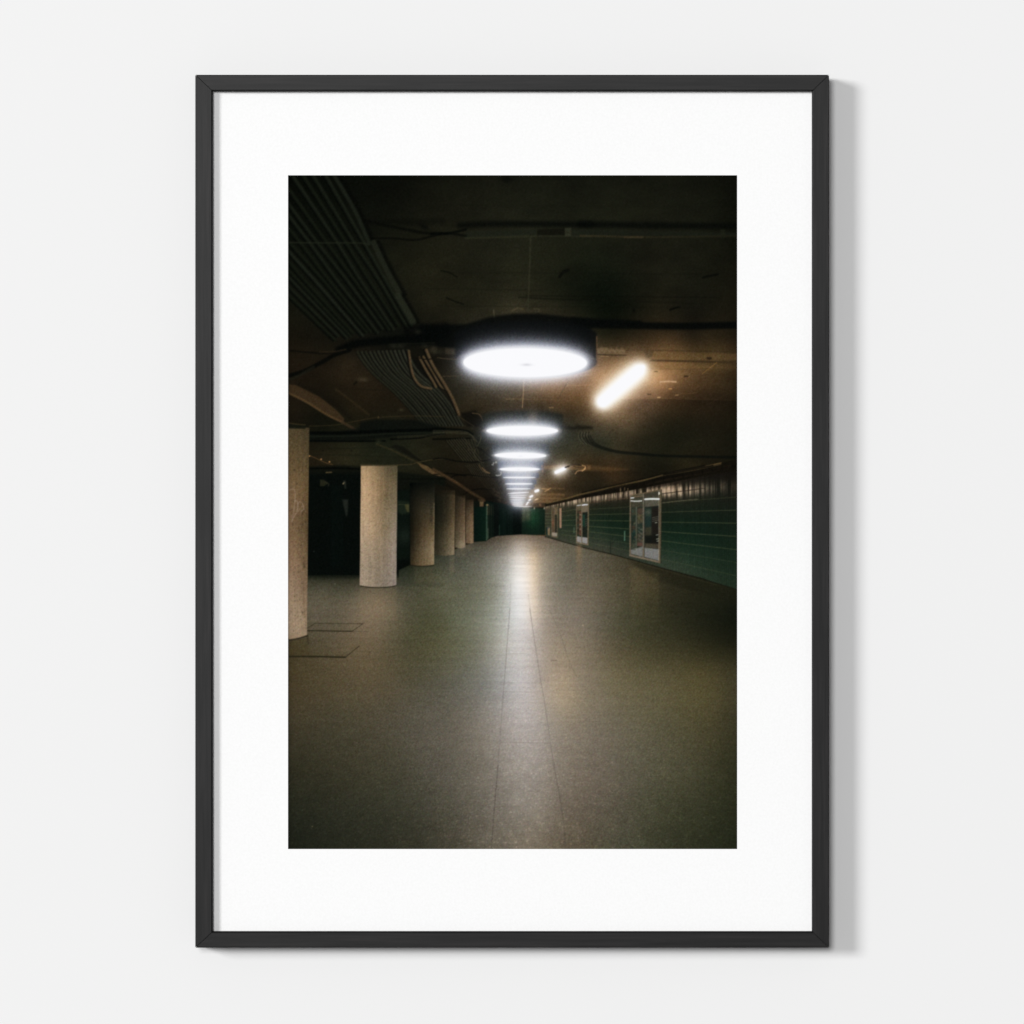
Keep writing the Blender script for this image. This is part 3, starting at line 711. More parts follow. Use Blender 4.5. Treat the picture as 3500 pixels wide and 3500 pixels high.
    fp = [
        (1780, 1835, 112, 98, 82), (1700, 1840, 78, 70, 58), (1850, 1840, 110, 96, 80), (1780, 1865, 146, 134, 118), (1680, 1870, 92, 86, 74), (1880, 1870, 116, 106, 90), (1600, 1885, 76, 74, 62),
        (1500, 1915, 56, 58, 46), (1580, 1930, 82, 82, 70), (1680, 1920, 120, 118, 108), (1770, 1920, 176, 168, 156), (1830, 1915, 168, 154, 136), (1900, 1900, 120, 112, 96), (2000, 1895, 96, 90, 72), (1960, 1940, 98, 94, 80),
        (2080, 1930, 78, 72, 54), (2200, 1950, 54, 50, 35), (2200, 1990, 62, 56, 38), (2320, 1990, 42, 40, 27), (2480, 2020, 32, 33, 21),
        (1000, 1985, 52, 52, 38), (1100, 1970, 36, 38, 27), (1200, 1975, 42, 42, 31), (1100, 2010, 78, 74, 58), (1200, 2020, 80, 76, 60), (1390, 1975, 44, 48, 37), (1450, 1965, 62, 66, 54),
        (1400, 2020, 76, 74, 58), (1500, 2000, 84, 88, 76), (1600, 2010, 96, 100, 90), (1690, 2010, 130, 134, 126), (1770, 2010, 188, 184, 178), (1830, 2000, 168, 156, 140), (1900, 2010, 122, 116, 102), (1990, 2010, 110, 100, 82),
        (2100, 2030, 82, 76, 56), (2200, 2060, 58, 55, 38), (2350, 2070, 36, 36, 24), (2500, 2080, 22, 24, 16),
        (1080, 2080, 92, 84, 66), (1150, 2100, 88, 80, 62), (1290, 2060, 124, 108, 84), (1290, 2130, 112, 98, 76), (1400, 2090, 78, 76, 58), (1480, 2120, 72, 76, 62), (1560, 2110, 94, 100, 88), (1650, 2100, 122, 128, 120), (1710, 2100, 158, 164, 160),
        (1775, 2100, 186, 183, 179), (1830, 2100, 172, 160, 146), (1900, 2110, 136, 126, 112), (1980, 2110, 122, 112, 96), (2060, 2120, 92, 86, 68), (2150, 2130, 70, 68, 50), (2300, 2150, 48, 47, 32), (2420, 2150, 30, 31, 20), (2515, 2150, 20, 22, 14),
        (1000, 2230, 66, 58, 36), (1100, 2200, 78, 70, 50), (1250, 2200, 102, 88, 64), (1380, 2200, 78, 74, 54), (1480, 2210, 80, 82, 66), (1570, 2200, 98, 102, 88), (1650, 2200, 122, 126, 118), (1715, 2200, 168, 170, 166),
        (1775, 2180, 184, 180, 176), (1775, 2250, 178, 173, 168), (1840, 2200, 160, 148, 136), (1920, 2220, 148, 134, 114), (2000, 2220, 124, 112, 92), (2100, 2220, 88, 80, 58), (2250, 2230, 66, 62, 42), (2400, 2230, 50, 47, 30), (2515, 2230, 36, 35, 22),
        (1000, 2340, 68, 58, 36), (1150, 2320, 80, 70, 48), (1300, 2320, 86, 76, 54), (1450, 2330, 82, 78, 62), (1570, 2330, 100, 98, 86), (1660, 2330, 126, 124, 116), (1720, 2330, 158, 156, 152), (1780, 2330, 178, 172, 168),
        (1850, 2320, 154, 142, 130), (1910, 2330, 170, 152, 128), (1990, 2330, 132, 120, 100), (2100, 2320, 104, 92, 68), (2250, 2320, 86, 76, 52), (2400, 2310, 74, 64, 38), (2515, 2310, 54, 47, 29),
        (1000, 2480, 58, 51, 34), (1150, 2460, 66, 60, 42), (1300, 2460, 74, 67, 50), (1450, 2460, 86, 80, 66), (1570, 2460, 104, 98, 86), (1680, 2460, 140, 133, 124), (1790, 2460, 162, 154, 148), (1870, 2450, 152, 142, 130), (1930, 2420, 158, 143, 120),
        (2020, 2450, 120, 110, 92), (2150, 2450, 98, 88, 68), (2300, 2450, 80, 72, 50), (2420, 2450, 70, 61, 38), (2515, 2450, 52, 46, 29),
        (1000, 2620, 46, 43, 30), (1200, 2620, 58, 54, 40), (1350, 2620, 68, 64, 50), (1500, 2620, 86, 81, 68), (1620, 2620, 108, 102, 90), (1730, 2620, 138, 130, 120), (1830, 2620, 140, 131, 121), (1930, 2620, 126, 116, 102), (2050, 2620, 106, 97, 82),
        (2200, 2620, 84, 77, 60), (2350, 2620, 68, 62, 44), (2515, 2620, 44, 41, 27),
        (1000, 2760, 36, 36, 26), (1200, 2760, 46, 45, 34), (1400, 2760, 60, 58, 46), (1550, 2760, 82, 78, 66), (1680, 2760, 112, 105, 94), (1800, 2760, 124, 116, 104), (1920, 2760, 112, 102, 88), (2050, 2760, 92, 84, 69), (2250, 2760, 66, 62, 47), (2515, 2760, 38, 37, 25),
        (1000, 2900, 28, 29, 21), (1200, 2900, 38, 38, 28), (1400, 2900, 50, 48, 37), (1550, 2900, 70, 66, 54), (1680, 2900, 98, 91, 78), (1820, 2900, 108, 98, 82), (1950, 2900, 92, 83, 67), (2100, 2900, 72, 66, 51), (2300, 2900, 50, 48, 35), (2515, 2900, 32, 32, 22),
    ]
    fp = np.array(fp, float)
    for p in fp:
        x, y, r, g, b = p
        if 1400 < x < 1740 and y > 1950 and g >= r:
            p[2:] += (4, -1, -8)
        elif (x < 1560 or x > 1950) and r > g + 4:
            p[2:] += (3, 3, 5)
        if 1740 < x < 1850 and 1880 < y < 2160:
            p[2:] += (14, 16, 18) if x < 1800 else (10, 9, 8)
        if x > 2080 and y > 2290:
            p[2:] += (2, 5, 3)
        if x < 1500 and y > 2400:
            p[2:] += (1, 2, 2)
    fc = field(fp, lam=.05)
    depth = np.maximum(Y - 1768, 20)
    pu = (X - 1765) / depth
    pv = 1 / depth
    sp = (vn(pu * 120, pv * 120 * 1900, 31, 2) + .6 * vn(pu * 250, pv * 250 * 1900, 37, 2)) * 1.15
    big = vn(pu * 26, pv * 30000, 41, 3)
    amt = np.clip((Y - 2050) / 850, 0, 1)
    spk = np.clip(sp - .55, 0, 1) * 1.3 + .12 * sp
    streak = vn(X / 90, Y / 5, 51, 2)
    ft = 1 + .38 * amt * spk + .07 * big * amt + .05 * streak * (1 - .7 * amt)
    sl, m = pmask(floor_poly, 2.5)
    # softened far-left edge where the floor sinks into the dark
    dk = ss((Y[sl] - 1950) / 40)
    mm = np.where(X[sl] < 1362, np.minimum(m, dk), m)
    blend(sl, mm, (fc * ft[..., None])[sl])
    prof = np.interp(Y, [1826, 1836, 1860, 1920, 2000, 2080, 2150, 2300, 2500, 2800, 2900], [0, .4, .9, 1.25, 1.25, .95, .75, .6, .5, .36, .28])
    wid = np.interp(Y, [1850, 1920, 2000, 2200, 2500, 2900], [34, 38, 48, 62, 78, 95])
    img[:] = img + (prof * np.exp(-(np.abs(X - 1784 - (Y - 2000) * .035) / wid) ** 2.2))[..., None] * np.array([32, 32, 34])
    img[:] = img + (np.interp(Y, [1850, 1900, 2060, 2160], [0, 1, .8, 0]) * np.exp(-((X - 1824) / 22) ** 2))[..., None] * np.array([22, 14, 4])
    # pale terrazzo chips
    for q in range(420):
        v = rng.random() ** .55
        y = 2150 + 750 * v
        x = 985 + 1535 * rng.random()
        s = .8 + 1.5 * v
        sl0 = box([(x, y)], s * 3)
        base = img[sl0].mean((0, 1)) if img[sl0].size else np.array([60, 60, 50])
        blob(x, y, s * (1 + .6 * rng.random()), s, np.clip(base * (1.16 + .2 * rng.random()) + 3, 0, 255), .5)
    # contact line at right wall
    stroke([(1863, 1834), (1990, 1870), (2100, 1897), (2260, 1941), (2400, 1979), (2525, 2017)], 1.8, (20, 20, 14), .8, 3)
    stroke([(2000, 1876), (2150, 1915), (2300, 1958), (2450, 2000)], 1.0, (70, 64, 46), .4, 2.6)
    sl, m = pmask([(2150, 1916), (2260, 1944), (2530, 2022), (2530, 2070), (2400, 2030), (2250, 1985)], 16)
    blend(sl, m * .35, (24, 24, 16))
    # reflections of the display cases
    sl, m = pmask(Z('I', 590, 1270, 940, 1360, 945, 2000, 600, 2000), 14)
    f = np.clip(1 - (Y[sl] - 1930) / 230, 0, 1)
    img[sl] += (m * f)[..., None] * np.array([16, 13, 8])
    stroke(Z('H', 1785, 1040, 1785, 1400), 9, (150, 118, 86), .42, 16, curve=False, fade=(1.1, .2))
    # strip joints and cross joints
    LW = (96, 88, 84)
    stroke(Z('K', 940, 0, 880, 780, 850, 1150, 795, 1932), 1.5, (104, 97, 92), .38, 3)
    stroke(Z('K', 1183, 0, 1300, 780, 1365, 1150, 1478, 1932), 1.5, (104, 97, 92), .38, 3)
    stroke(Z('N', 795, 780, 760, 1180, 712, 1800), 1.7, (70, 62, 56), .5, 3.4)
    stroke(Z('N', 1478, 780, 1555, 1180, 1600, 1500, 1618, 1800), 1.7, (72, 64, 56), .34, 3.4)
    stroke(Z('H', 950, 1480, 945, 1700, 930, 1932), 1.2, (134, 128, 122), .25, 3)
    stroke(Z('H', 1165, 1620, 1185, 1760, 1205, 1932), 1.2, (134, 128, 120), .25, 3)
    for n, pts, a in [('H', (700, 1615, 900, 1618, 1190, 1622), .2), ('H', (930, 1752, 1180, 1755), .22), ('H', (930, 1300, 1150, 1304), .2),
                      ('H', (20, 1130, 900, 1136), .22), ('K', (890, 553, 1120, 555), .3), ('K', (890, 715, 1290, 716, 1700, 718), .35),
                      ('K', (870, 910, 1320, 912), .3), ('K', (865, 1022, 1340, 1024), .35), ('K', (850, 1150, 1360, 1155), .2),
                      ('K', (840, 1640, 1440, 1650), .25),
                      ('N', (500, 488, 800, 492, 1430, 505), .3), ('N', (600, 970, 800, 968, 1500, 975), .38), ('N', (560, 1285, 900, 1283, 1560, 1292), .45),
                      ('N', (100, 1655, 730, 1660, 1600, 1670, 1932, 1672), .45)]:
        stroke(Z(n, *pts), 1.2, (88, 80, 74), a * .45, 3)
    stroke(Z('K', 1430, 20, 1550, 300, 1680, 680, 1760, 840), .9, (96, 86, 72), .4, 2.4)
    stroke(Z('K', 1440, 632, 1520, 638), 1.5, (96, 84, 72), .5, 3)
    stroke(Z('K', 300, 462, 400, 472), 1.5, (70, 70, 58), .4, 3)
    for a, b in [(1835, 208), (1505, 966), (1630, 1583), (1222, 1235), (1515, 1060)]:
        blob(*Z('K', a, b)[0], 2.6, 1.8, (200, 178, 148), .7)
    blob(*Z('L', 600 * 0 + 10, 206)[0], 3, 1.2, (190, 170, 140), .6)
    blob(1990 + 603 * ZK, 1580 + 1537 * ZK, 2.2, 1.2, (24, 20, 14), .8)
    blob(*Z('M', 310, 1525)[0], 2.4, 2.2, (116, 110, 84), .7)
    blob(*Z('M', 575, 780)[0], 2.4, 1.8, (100, 100, 70), .6)
    blob(*Z('G', 587, 1487)[0], 2.2, 1.6, (150, 146, 116), .7)
    # inspection hatches near first column
    HC = (38, 35, 22)
    stroke(Z('J', 250, 240, 345, 182, 930, 188, 800, 278, 250, 272), 1.0, HC, .75, 2.4, curve=False)
    stroke(Z('J', 250, 272, 800, 280), 1.9, HC, .85, 2.4, curve=False)
    stroke(Z('J', 800, 280, 1000, 284), .9, (50, 46, 32), .4, 2.4, curve=False)
    stroke(Z('J', 15, 588, 400, 590, 715, 598), 3.0, HC, .9, 2.8, curve=False)
    stroke(Z('J', 715, 598, 885, 460), 1.5, (50, 42, 28), .8, 2.6, curve=False)
    stroke(Z('J', 840, 528, 1250, 540), .9, (60, 54, 38), .4, 2.4, curve=False)
    poly(Z('J', 15, 400, 240, 370, 290, 570, 15, 580), (64, 54, 30), .35, 10)
    # column shadow / reflection
    stroke(Z('J', 250, 330, 262, 430), 3.5, (50, 44, 30), .7, 6)
    stroke(Z('G', 1340, 1485, 1600, 1490, 1900, 1500), 6, (52, 54, 42), .4, 14)
    poly(Z('G', 892, 1530, 1340, 1530, 1335, 1932, 895, 1932), (122, 106, 82), .28, 14)
    poly(Z('G', 1560, 1275, 1800, 1275, 1800, 1500, 1560, 1500), (78, 74, 56), .3, 14)
    poly(Z('H', 200, 1150, 262, 1150, 262, 1350, 200, 1350), (120, 108, 88), .3, 9)
    poly(Z('H', 280, 1055, 392, 1055, 392, 1150, 280, 1150), (120, 108, 90), .3, 9)
    poly(Z('H', 400, 1000, 494, 1000, 494, 1080, 400, 1080), (112, 100, 82), .3, 9)

    # ---------- 6. columns ----------
    def column(quad, cols, bot=5, seed=1, speck=.10, soft=2.0):
        """quad: left/right x at top and bottom, top y, bottom y; cols: colour field points."""
        xl0, xr0, xl1, xr1, yt, yb = quad
        n = 14
        pts = [(xl0, yt)] + [(xr0, yt)]
        for i in range(n + 1):
            t = i / n
            pts.append((xr1 + (xl1 - xr1) * t, yb + bot * np.sin(np.pi * t)))
        sl, m = pmask(pts, soft)
        c = field(cols, lam=.05)[sl]
        c = c * .95 + c.mean(-1, keepdims=True) * .05
        x, y = X[sl], Y[sl]
        w = xr1 - xl1
        fn = vn(x / 3.6, y / 4.2, seed, 2)
        vs = vn(x / 5.0, y / 120, seed + 5, 2)
        t = 1 + speck * fn - speck * 1.6 * np.clip(-fn - .45, 0, 1) * 3 + .07 * vs
        blend(sl, m, c * t[..., None])

    # sixth, fifth, fourth
    column((1592, 1618, 1592, 1618, 1708, 1856), [(1592, 1720, 40, 33, 23), (1618, 1720, 62, 50, 35), (1592, 1850, 92, 76, 56), (1618, 1850, 130, 108, 82), (1592, 1780, 72, 58, 42), (1616, 1780, 118, 96, 70)], 2, 5, .05)
    column((1555, 1590, 1555, 1590, 1694, 1871), [(1555, 1710, 34, 30, 21), (1590, 1710, 66, 54, 38), (1555, 1780, 48, 40, 28), (1588, 1780, 104, 84, 60), (1555, 1860, 74, 66, 48), (1588, 1860, 140, 122, 98), (1575, 1850, 108, 94, 72)], 3, 6, .05)
    column((1484, 1555, 1484, 1553, 1676, 1896), [(1484, 1700, 22, 22, 15), (1540, 1700, 36, 33, 23), (1554, 1700, 84, 68, 46), (1484, 1780, 24, 24, 16), (1530, 1780, 44, 40, 28), (1550, 1790, 106, 88, 62), (1484, 1880, 44, 40, 27), (1520, 1880, 66, 60, 44), (1550, 1880, 136, 120, 94), (1535, 1870, 100, 90, 68)], 3, 7, .05)
    blob(1577, 1862, 10, 12, (150, 136, 112), .6)
    # shaded tops of far columns
    sl, m = pmask([(1480, 1655), (1560, 1668), (1600, 1690), (1625, 1700), (1625, 1716), (1590, 1704), (1555, 1690), (1480, 1690)], 12)
    blend(sl, m * .6, (24, 20, 13))
    # third
    column((1400, 1485, 1402, 1483, 1650, 1930), [(1400, 1670, 10, 12, 9), (1480, 1670, 20, 21, 15), (1400, 1760, 12, 13, 9), (1440, 1740, 50, 44, 30), (1482, 1740, 60, 54, 40), (1400, 1850, 14, 15, 10), (1440, 1830, 74, 60, 40), (1478, 1830, 98, 82, 56),
                                                     (1402, 1920, 46, 38, 25), (1430, 1910, 88, 72, 48), (1475, 1910, 122, 104, 76), (1484, 1880, 150, 132, 104), (1415, 1900, 56, 47, 31)], 5, 8, .07)
    stroke(Z('G', 1800, 500, 1798, 1250), 1.2, (150, 130, 100), .5, 2.4, curve=False)
    # dark letters sprayed down its edge
    for pts in [(1760, 470, 1775, 478, 1770, 500, 1756, 498, 1760, 470), (1755, 530, 1775, 520, 1772, 545, 1755, 550), (1756, 575, 1776, 568, 1766, 590, 1778, 600),
                (1758, 600, 1772, 620, 1756, 640), (1750, 640, 1775, 640, 1772, 665, 1752, 668), (1748, 690, 1776, 690), (1762, 690, 1760, 720, 1748, 745), (1775, 700, 1776, 770), (1748, 715, 1776, 715)]:
        stroke(Z('G', *pts), 1.2, (30, 28, 22), .55, 2.6)
    stroke(Z('G', 1500, 1262, 1650, 1272, 1795, 1262), 1.8, (26, 24, 17), .7, 3)
    # second (main)
    column((1233, 1358, 1229, 1354, 1592, 2001), [
        (1234, 1600, 168, 140, 104), (1265, 1605, 164, 136, 100), (1295, 1600, 126, 106, 76), (1330, 1600, 72, 64, 46), (1356, 1600, 92, 82, 58),
        (1234, 1700, 186, 156, 120), (1270, 1700, 184, 152, 116), (1298, 1690, 150, 122, 88), (1315, 1700, 98, 84, 60), (1335, 1700, 106, 94, 70), (1355, 1700, 128, 112, 86),
        (1232, 1800, 176, 152, 122), (1265, 1800, 180, 152, 120), (1298, 1800, 160, 134, 102), (1312, 1800, 120, 104, 78), (1330, 1800, 116, 104, 82), (1353, 1800, 150, 134, 116),
        (1231, 1900, 160, 140, 116), (1265, 1900, 164, 144, 120), (1295, 1900, 138, 120, 96), (1320, 1900, 124, 110, 92), (1352, 1900, 156, 140, 126),
        (1231, 1990, 158, 140, 120), (1265, 1990, 156, 138, 116), (1300, 1990, 130, 116, 98), (1325, 1990, 124, 112, 98), (1352, 1990, 150, 136, 124)], 6, 9, .07)
    stroke(Z('G', 905, 34, 1000, 30, 1150, 40, 1350, 36), 2.4, (74, 64, 44), .6, 4)
    stroke(Z('G', 895, 1512, 980, 1528, 1120, 1534, 1260, 1526, 1340, 1508), 1.8, (40, 36, 26), .8, 3)
    for q in range(90):
        x = 1236 + 114 * rng.random()
        y = 1610 + 385 * rng.random()
        blob(x, y, 1.3 + rng.random(), 1.3 + rng.random(), (90, 72, 52), .4)
    # first
    column((975, 1056, 975, 1048, 1462, 2174), [
        (985, 1470, 84, 70, 46), (1050, 1470, 66, 56, 38), (985, 1560, 96, 78, 50), (1050, 1560, 84, 70, 46), (990, 1700, 122, 96, 68), (1048, 1700, 100, 80, 52), (990, 1800, 124, 98, 70), (1048, 1800, 84, 68, 46),
        (990, 1900, 138, 110, 84), (1045, 1900, 112, 90, 64), (1000, 2000, 148, 123, 97), (1045, 2000, 118, 96, 74), (1000, 2100, 160, 136, 110), (1044, 2100, 142, 120, 95), (1000, 2170, 156, 134, 109), (1044, 2170, 150, 127, 102)], 0, 11, .10)
    poly([(975, 2170), (1049, 2168), (1048, 2174), (1025, 2182), (1000, 2188), (975, 2190)], (148, 126, 101), 1, 2.5)
    poly(Z('D', 15, 1275, 100, 1285, 225, 1300, 225, 1345, 15, 1340), (20, 22, 15), .8, 5)
    stroke(Z('D', 15, 1270, 110, 1285, 220, 1296), 1.6, (70, 60, 36), .6, 3)
    stroke(Z('J', 15, 388, 120, 372, 245, 335), 2.6, (34, 30, 20), .85, 3.5)
    stroke(Z('G', 215, 300, 222, 900, 205, 1500, 215, 1900), 2.5, (96, 76, 52), .35, 6)
    for a, b, rx, ry in [(90, 95, 4, 4), (195, 760, 2, 5), (225, 730, 2.4, 4), (190, 630, 3, 5), (205, 1240, 3, 9), (200, 1170, 2.4, 4), (120, 260, 3, 2), (135, 1340, 2.4, 2), (160, 1160, 2, 2), (90, 1640, 2, 2), (190, 1840, 3, 4), (80, 480, 2, 2), (215, 1280, 3, 6)]:
        blob(*Z('G', a, b)[0], rx, ry, (52, 42, 28), .6)
    for q in range(60):
        blob(988 + 58 * rng.random(), 1480 + 700 * rng.random(), 1.2, 1.4, (60, 48, 34), .5)
    GC = (160, 136, 120)
    stroke(Z('G', 30, 345, 60, 325, 90, 340, 100, 400, 92, 520, 75, 640, 62, 725), 1.7, GC, .45, 3)
    stroke(Z('G', 60, 720, 100, 640, 150, 580, 190, 530, 180, 492, 150, 485, 135, 510), 1.6, GC, .45, 3)
    stroke(Z('G', 100, 470, 130, 485, 130, 560, 115, 600), 1.6, (166, 144, 130), .5, 3)
    stroke(Z('G', 165, 610, 185, 590, 205, 570, 200, 530), 1.6, (166, 144, 130), .45, 3)

    # ---------- 7. lamps ----------
    def lum(cx, cy, rx, ry, top, rim):
        """housing drum above the lit disc"""
        return

    # drums (housings) – dark, slightly blue-green, seen above each disc
    def drum(cx, cy, rx, ry, h, c, a=.9, soft=4):
        n = 24
        pts = [(cx - rx, cy - h)]
        pts += [(cx + rx * np.cos(np.pi - np.pi * i / n), cy - h - ry * np.sin(np.pi * i / n)) for i in range(n + 1)]
        pts += [(cx + rx, cy)]
        pts += [(cx + rx * np.cos(np.pi * i / n), cy + ry * np.sin(np.pi * i / n)) for i in range(n + 1)]
        poly(pts, c, a, soft)
    drum(1781, 1716, 40, 3, 6, (30, 34, 40), .6)
    for cy, hw in [(1670.6, 47), (1653.8, 54), (1632, 62), (1604, 78)]:
        drum(1780, cy, hw, 4, 14 if hw < 70 else 26, (34, 40, 52), .85, 5)
    drum(1780, 1556, 98, 9, 34, (30, 36, 36), .8, 8)
    drum(1785, 1472, 138, 15, 54, (19, 22, 17), .85, 18)
    drum(1798, 1238, 242, 46, 96, (9, 11, 11), .9, 16)
    blob(1822, 1432, 18, 34, (96, 84, 66), .55)
    blob(1805, 1622, 12, 8, (120, 96, 78), .45)
    stroke([(2040, 1150), (2041, 1200), (2040, 1248), (2034, 1254)], 1.8, (108, 78, 56), .7, 3)
    stroke([(1853, 1592), (1855, 1612)], 3, (120, 90, 64), .6, 4)

    def ell(cx, cy, rx, ry, c, a=1, soft=2.4, rot=0.0):
        n = 40
        pts = []
        for i in range(n):
            t = 2 * np.pi * i / n
            ex, ey = rx * np.cos(t), ry * np.sin(t)
            pts.append((cx + ex * np.cos(rot) - ey * np.sin(rot), cy + ex * np.sin(rot) + ey * np.cos(rot)))
        sl, m = pmask(pts, soft)
        if c is not None:
            blend(sl, m * a, c)
        return sl, m
    # pale rims
    ell(1797, 1236, 243, 58, (52, 48, 46), .8, 7)
    ell(1785, 1472, 138, 18, (70, 64, 54), .8, 5)
    ell(1779, 1556, 100, 10, (110, 106, 98), .7, 4)
    ell(1775.5, 1603.5, 78, 7, (96, 100, 112), .6, 4)

    cold = np.zeros((NY, NX))
    warm = np.zeros((NY, NX))
    lens = [(1795, 1239, 212, 49, .006), (1785, 1472, 123, 16.2, .0), (1779, 1556.5, 89, 10, .012), (1775.5, 1603.5, 69.5, 6.4, .0),
            (1775, 1632, 56, 2.6, 0), (1774, 1653.8, 48, 2.7, 0), (1772.5, 1670.6, 41, 2.1, 0), (1772.3, 1684.5, 36, 1.9, -.05), (1771, 1693, 32.5, 1.4, 0),
            (1770, 1700.2, 29.5, 2.0, .03), (1769, 1707, 27, 1.3, 0), (1769, 1712, 24.6, 1.2, 0), (1769, 1717, 23.5, 1.3, 0), (1769, 1721.2, 21.5, 1.1, 0),
            (1769, 1724.8, 20, 1.1, 0), (1769, 1727.8, 18.6, 1.0, 0), (1788, 1731, 30.5, 1.3, .01)]
    for i, (cx, cy, rx, ry, rot) in enumerate(lens):
        sl, m = ell(cx, cy, rx, ry, None, 1, 2.6, rot)
        cold[sl] = np.maximum(cold[sl], m * (1 if i < 8 else .82))
    tubes = [((2061, 1372), (2184, 1266), 18.5), ((2186, 1265), (2197, 1255), 9), ((1901, 1614), (1930, 1601), 5.6), ((1831, 1679), (1839, 1676), 4.6), ((1813, 1698), (1819, 1695), 3.6),
             ((1808.5, 1709.5), (1812.5, 1707.5), 2.8), ((1802, 1719), (1806, 1717), 2.3), ((1799, 1724.5), (1802, 1723), 2.3)]
    for a, b, r in tubes:
        sl = box([a, b], r + 6)
        d, _ = dist([a, b], sl)
        warm[sl] = np.maximum(warm[sl], ss(.5 + (r - d) / 3.0))
    k = sx
    # halation of the film round the light sources
    cs = cold * np.where(Y > 1660, .75, np.where(Y > 1580, 1.0, 1.0))
    ws = np.clip(warm, 0, 1) * np.where(Y > 1650, .8, np.where(Y > 1500, 1.5, 1.7))
    glow = np.zeros((NY, NX, 3))
    for sg, col in [(6, (300, 304, 320)), (15, (520, 545, 620)), (30, (410, 422, 480)), (62, (66, 66, 72))]:
        glow += blur(cs, sg * k)[..., None] * np.array(col, float)
    for sg, col in [(6, (300, 290, 276)), (14, (600, 556, 500)), (29, (520, 425, 335)), (64, (120, 82, 48))]:
        glow += blur(ws, sg * k)[..., None] * np.array(col, float)
    glow = 252 * (1 - np.exp(-glow / 235.0))
    img[:] = 255 - (255 - img) * (1 - np.clip(glow, 0, 250) / 255)
    L = np.maximum(cold, warm)
    white = np.array([252, 252, 255.])
    img[:] = img * (1 - L[..., None]) + white * L[..., None]
    blob(1800, 1246, 17, 4, (214, 214, 220), .8)
    blob(1779, 1559, 7, 1.4, (222, 224, 236), .6)
    blob(1772, 1605, 6, 1.0, (214, 216, 230), .5)
    # tube socket of the second strip light
    stroke(Z('H', 1620, 62, 1665, 48), 2.6, (40, 34, 30), .85, 2.6)

    # film grain and slight softness
    for c in range(3):
        img[..., c] = img[..., c] * .35 + blur(img[..., c], .9) * .65
    grain = blur(rng.normal(0, 1, (NY, NX)), .7)
    cgr = np.stack([blur(rng.normal(0, 1, (NY, NX)), .8) for _ in range(3)], -1)
    lv = img.mean(-1)
    amp = 8.5 * np.clip(lv / 70, .3, 1) * np.clip((250 - lv) / 60, 0, 1)
    img += (grain * amp)[..., None] + cgr * (amp * .45)[..., None]
    # edge shading painted into the ink, darkest along the left edge
    e = np.exp(-(X - PX0) / 7.0)
    img *= (1 - .28 * e)[..., None]
    return np.clip(img, 0, 255) / 255.0


# ---------------------------------------------------------------------------
# THE SCENE
# ---------------------------------------------------------------------------
S = 0.530 / 2165.0            # metres per print unit (frame is 53 cm wide)
CX, CZ = 1750.0, 1750.0
HANG = 1.55                   # height of the picture centre line above the floor
FRONT = -0.0262               # front face of the frame (wall face is y = 0)
BACK = -0.0072                # back of the moulding: it hangs 7 mm off the wall
SHEET = FRONT + 0.0066        # paper lies 6.6 mm behind the frame's front
scene = bpy.context.scene
COL = scene.collection


def wx(px):
    return (px - CX) * S


def wz(py):
    return HANG + (CZ - py) * S


def new_mat(name):
    m = bpy.data.materials.new(name)
    m.use_nodes = True
    nt = m.node_tree
    b = nt.nodes['Principled BSDF']
    return m, nt, b


def N(nt, kind, **kw):
    n = nt.nodes.new(kind)
    for k, v in kw.items():
        if k in n.inputs:
            n.inputs[k].default_value = v
        else:
            setattr(n, k, v)
    return n


def obj_space(nt, scale):
    tc = N(nt, 'ShaderNodeTexCoord')
    mp = N(nt, 'ShaderNodeMapping')
    mp.inputs['Scale'].default_value = scale
    nt.links.new(tc.outputs['Object'], mp.inputs['Vector'])
    return mp.outputs['Vector']


def ramp(nt, fac, stops):
    r = N(nt, 'ShaderNodeValToRGB')
    e = r.color_ramp.elements
    while len(e) < len(stops):
        e.new(0.5)
    for i, (p, c) in enumerate(stops):
        e[i].position = p
        e[i].color = (*c, 1) if len(c) == 3 else c
    nt.links.new(fac, r.inputs['Fac'])
    return r.outputs['Color']


# --- materials -------------------------------------------------------------
def wall_material():
    m, nt, b = new_mat('painted_wall')
    v = obj_space(nt, (1, 1, 1))
    n1 = N(nt, 'ShaderNodeTexNoise', Scale=2.2, Detail=3.0)
    nt.links.new(v, n1.inputs['Vector'])
    c = ramp(nt, n1.outputs['Fac'], [(0.3, (WALL_A * .999, WALL_A * .999, WALL_A * .998)), (0.7, (WALL_A, WALL_A, WALL_A * .999))])
    nt.links.new(c, b.inputs['Base Color'])
    n2 = N(nt, 'ShaderNodeTexNoise', Scale=900.0, Detail=2.0)
    nt.links.new(v, n2.inputs['Vector'])
    bp = N(nt, 'ShaderNodeBump', Strength=0.03, Distance=0.0003)
    nt.links.new(n2.outputs['Fac'], bp.inputs['Height'])
    nt.links.new(bp.outputs['Normal'], b.inputs['Normal'])
    b.inputs['Roughness'].default_value = 0.95
    b.inputs['Specular IOR Level'].default_value = 0.0
    return m


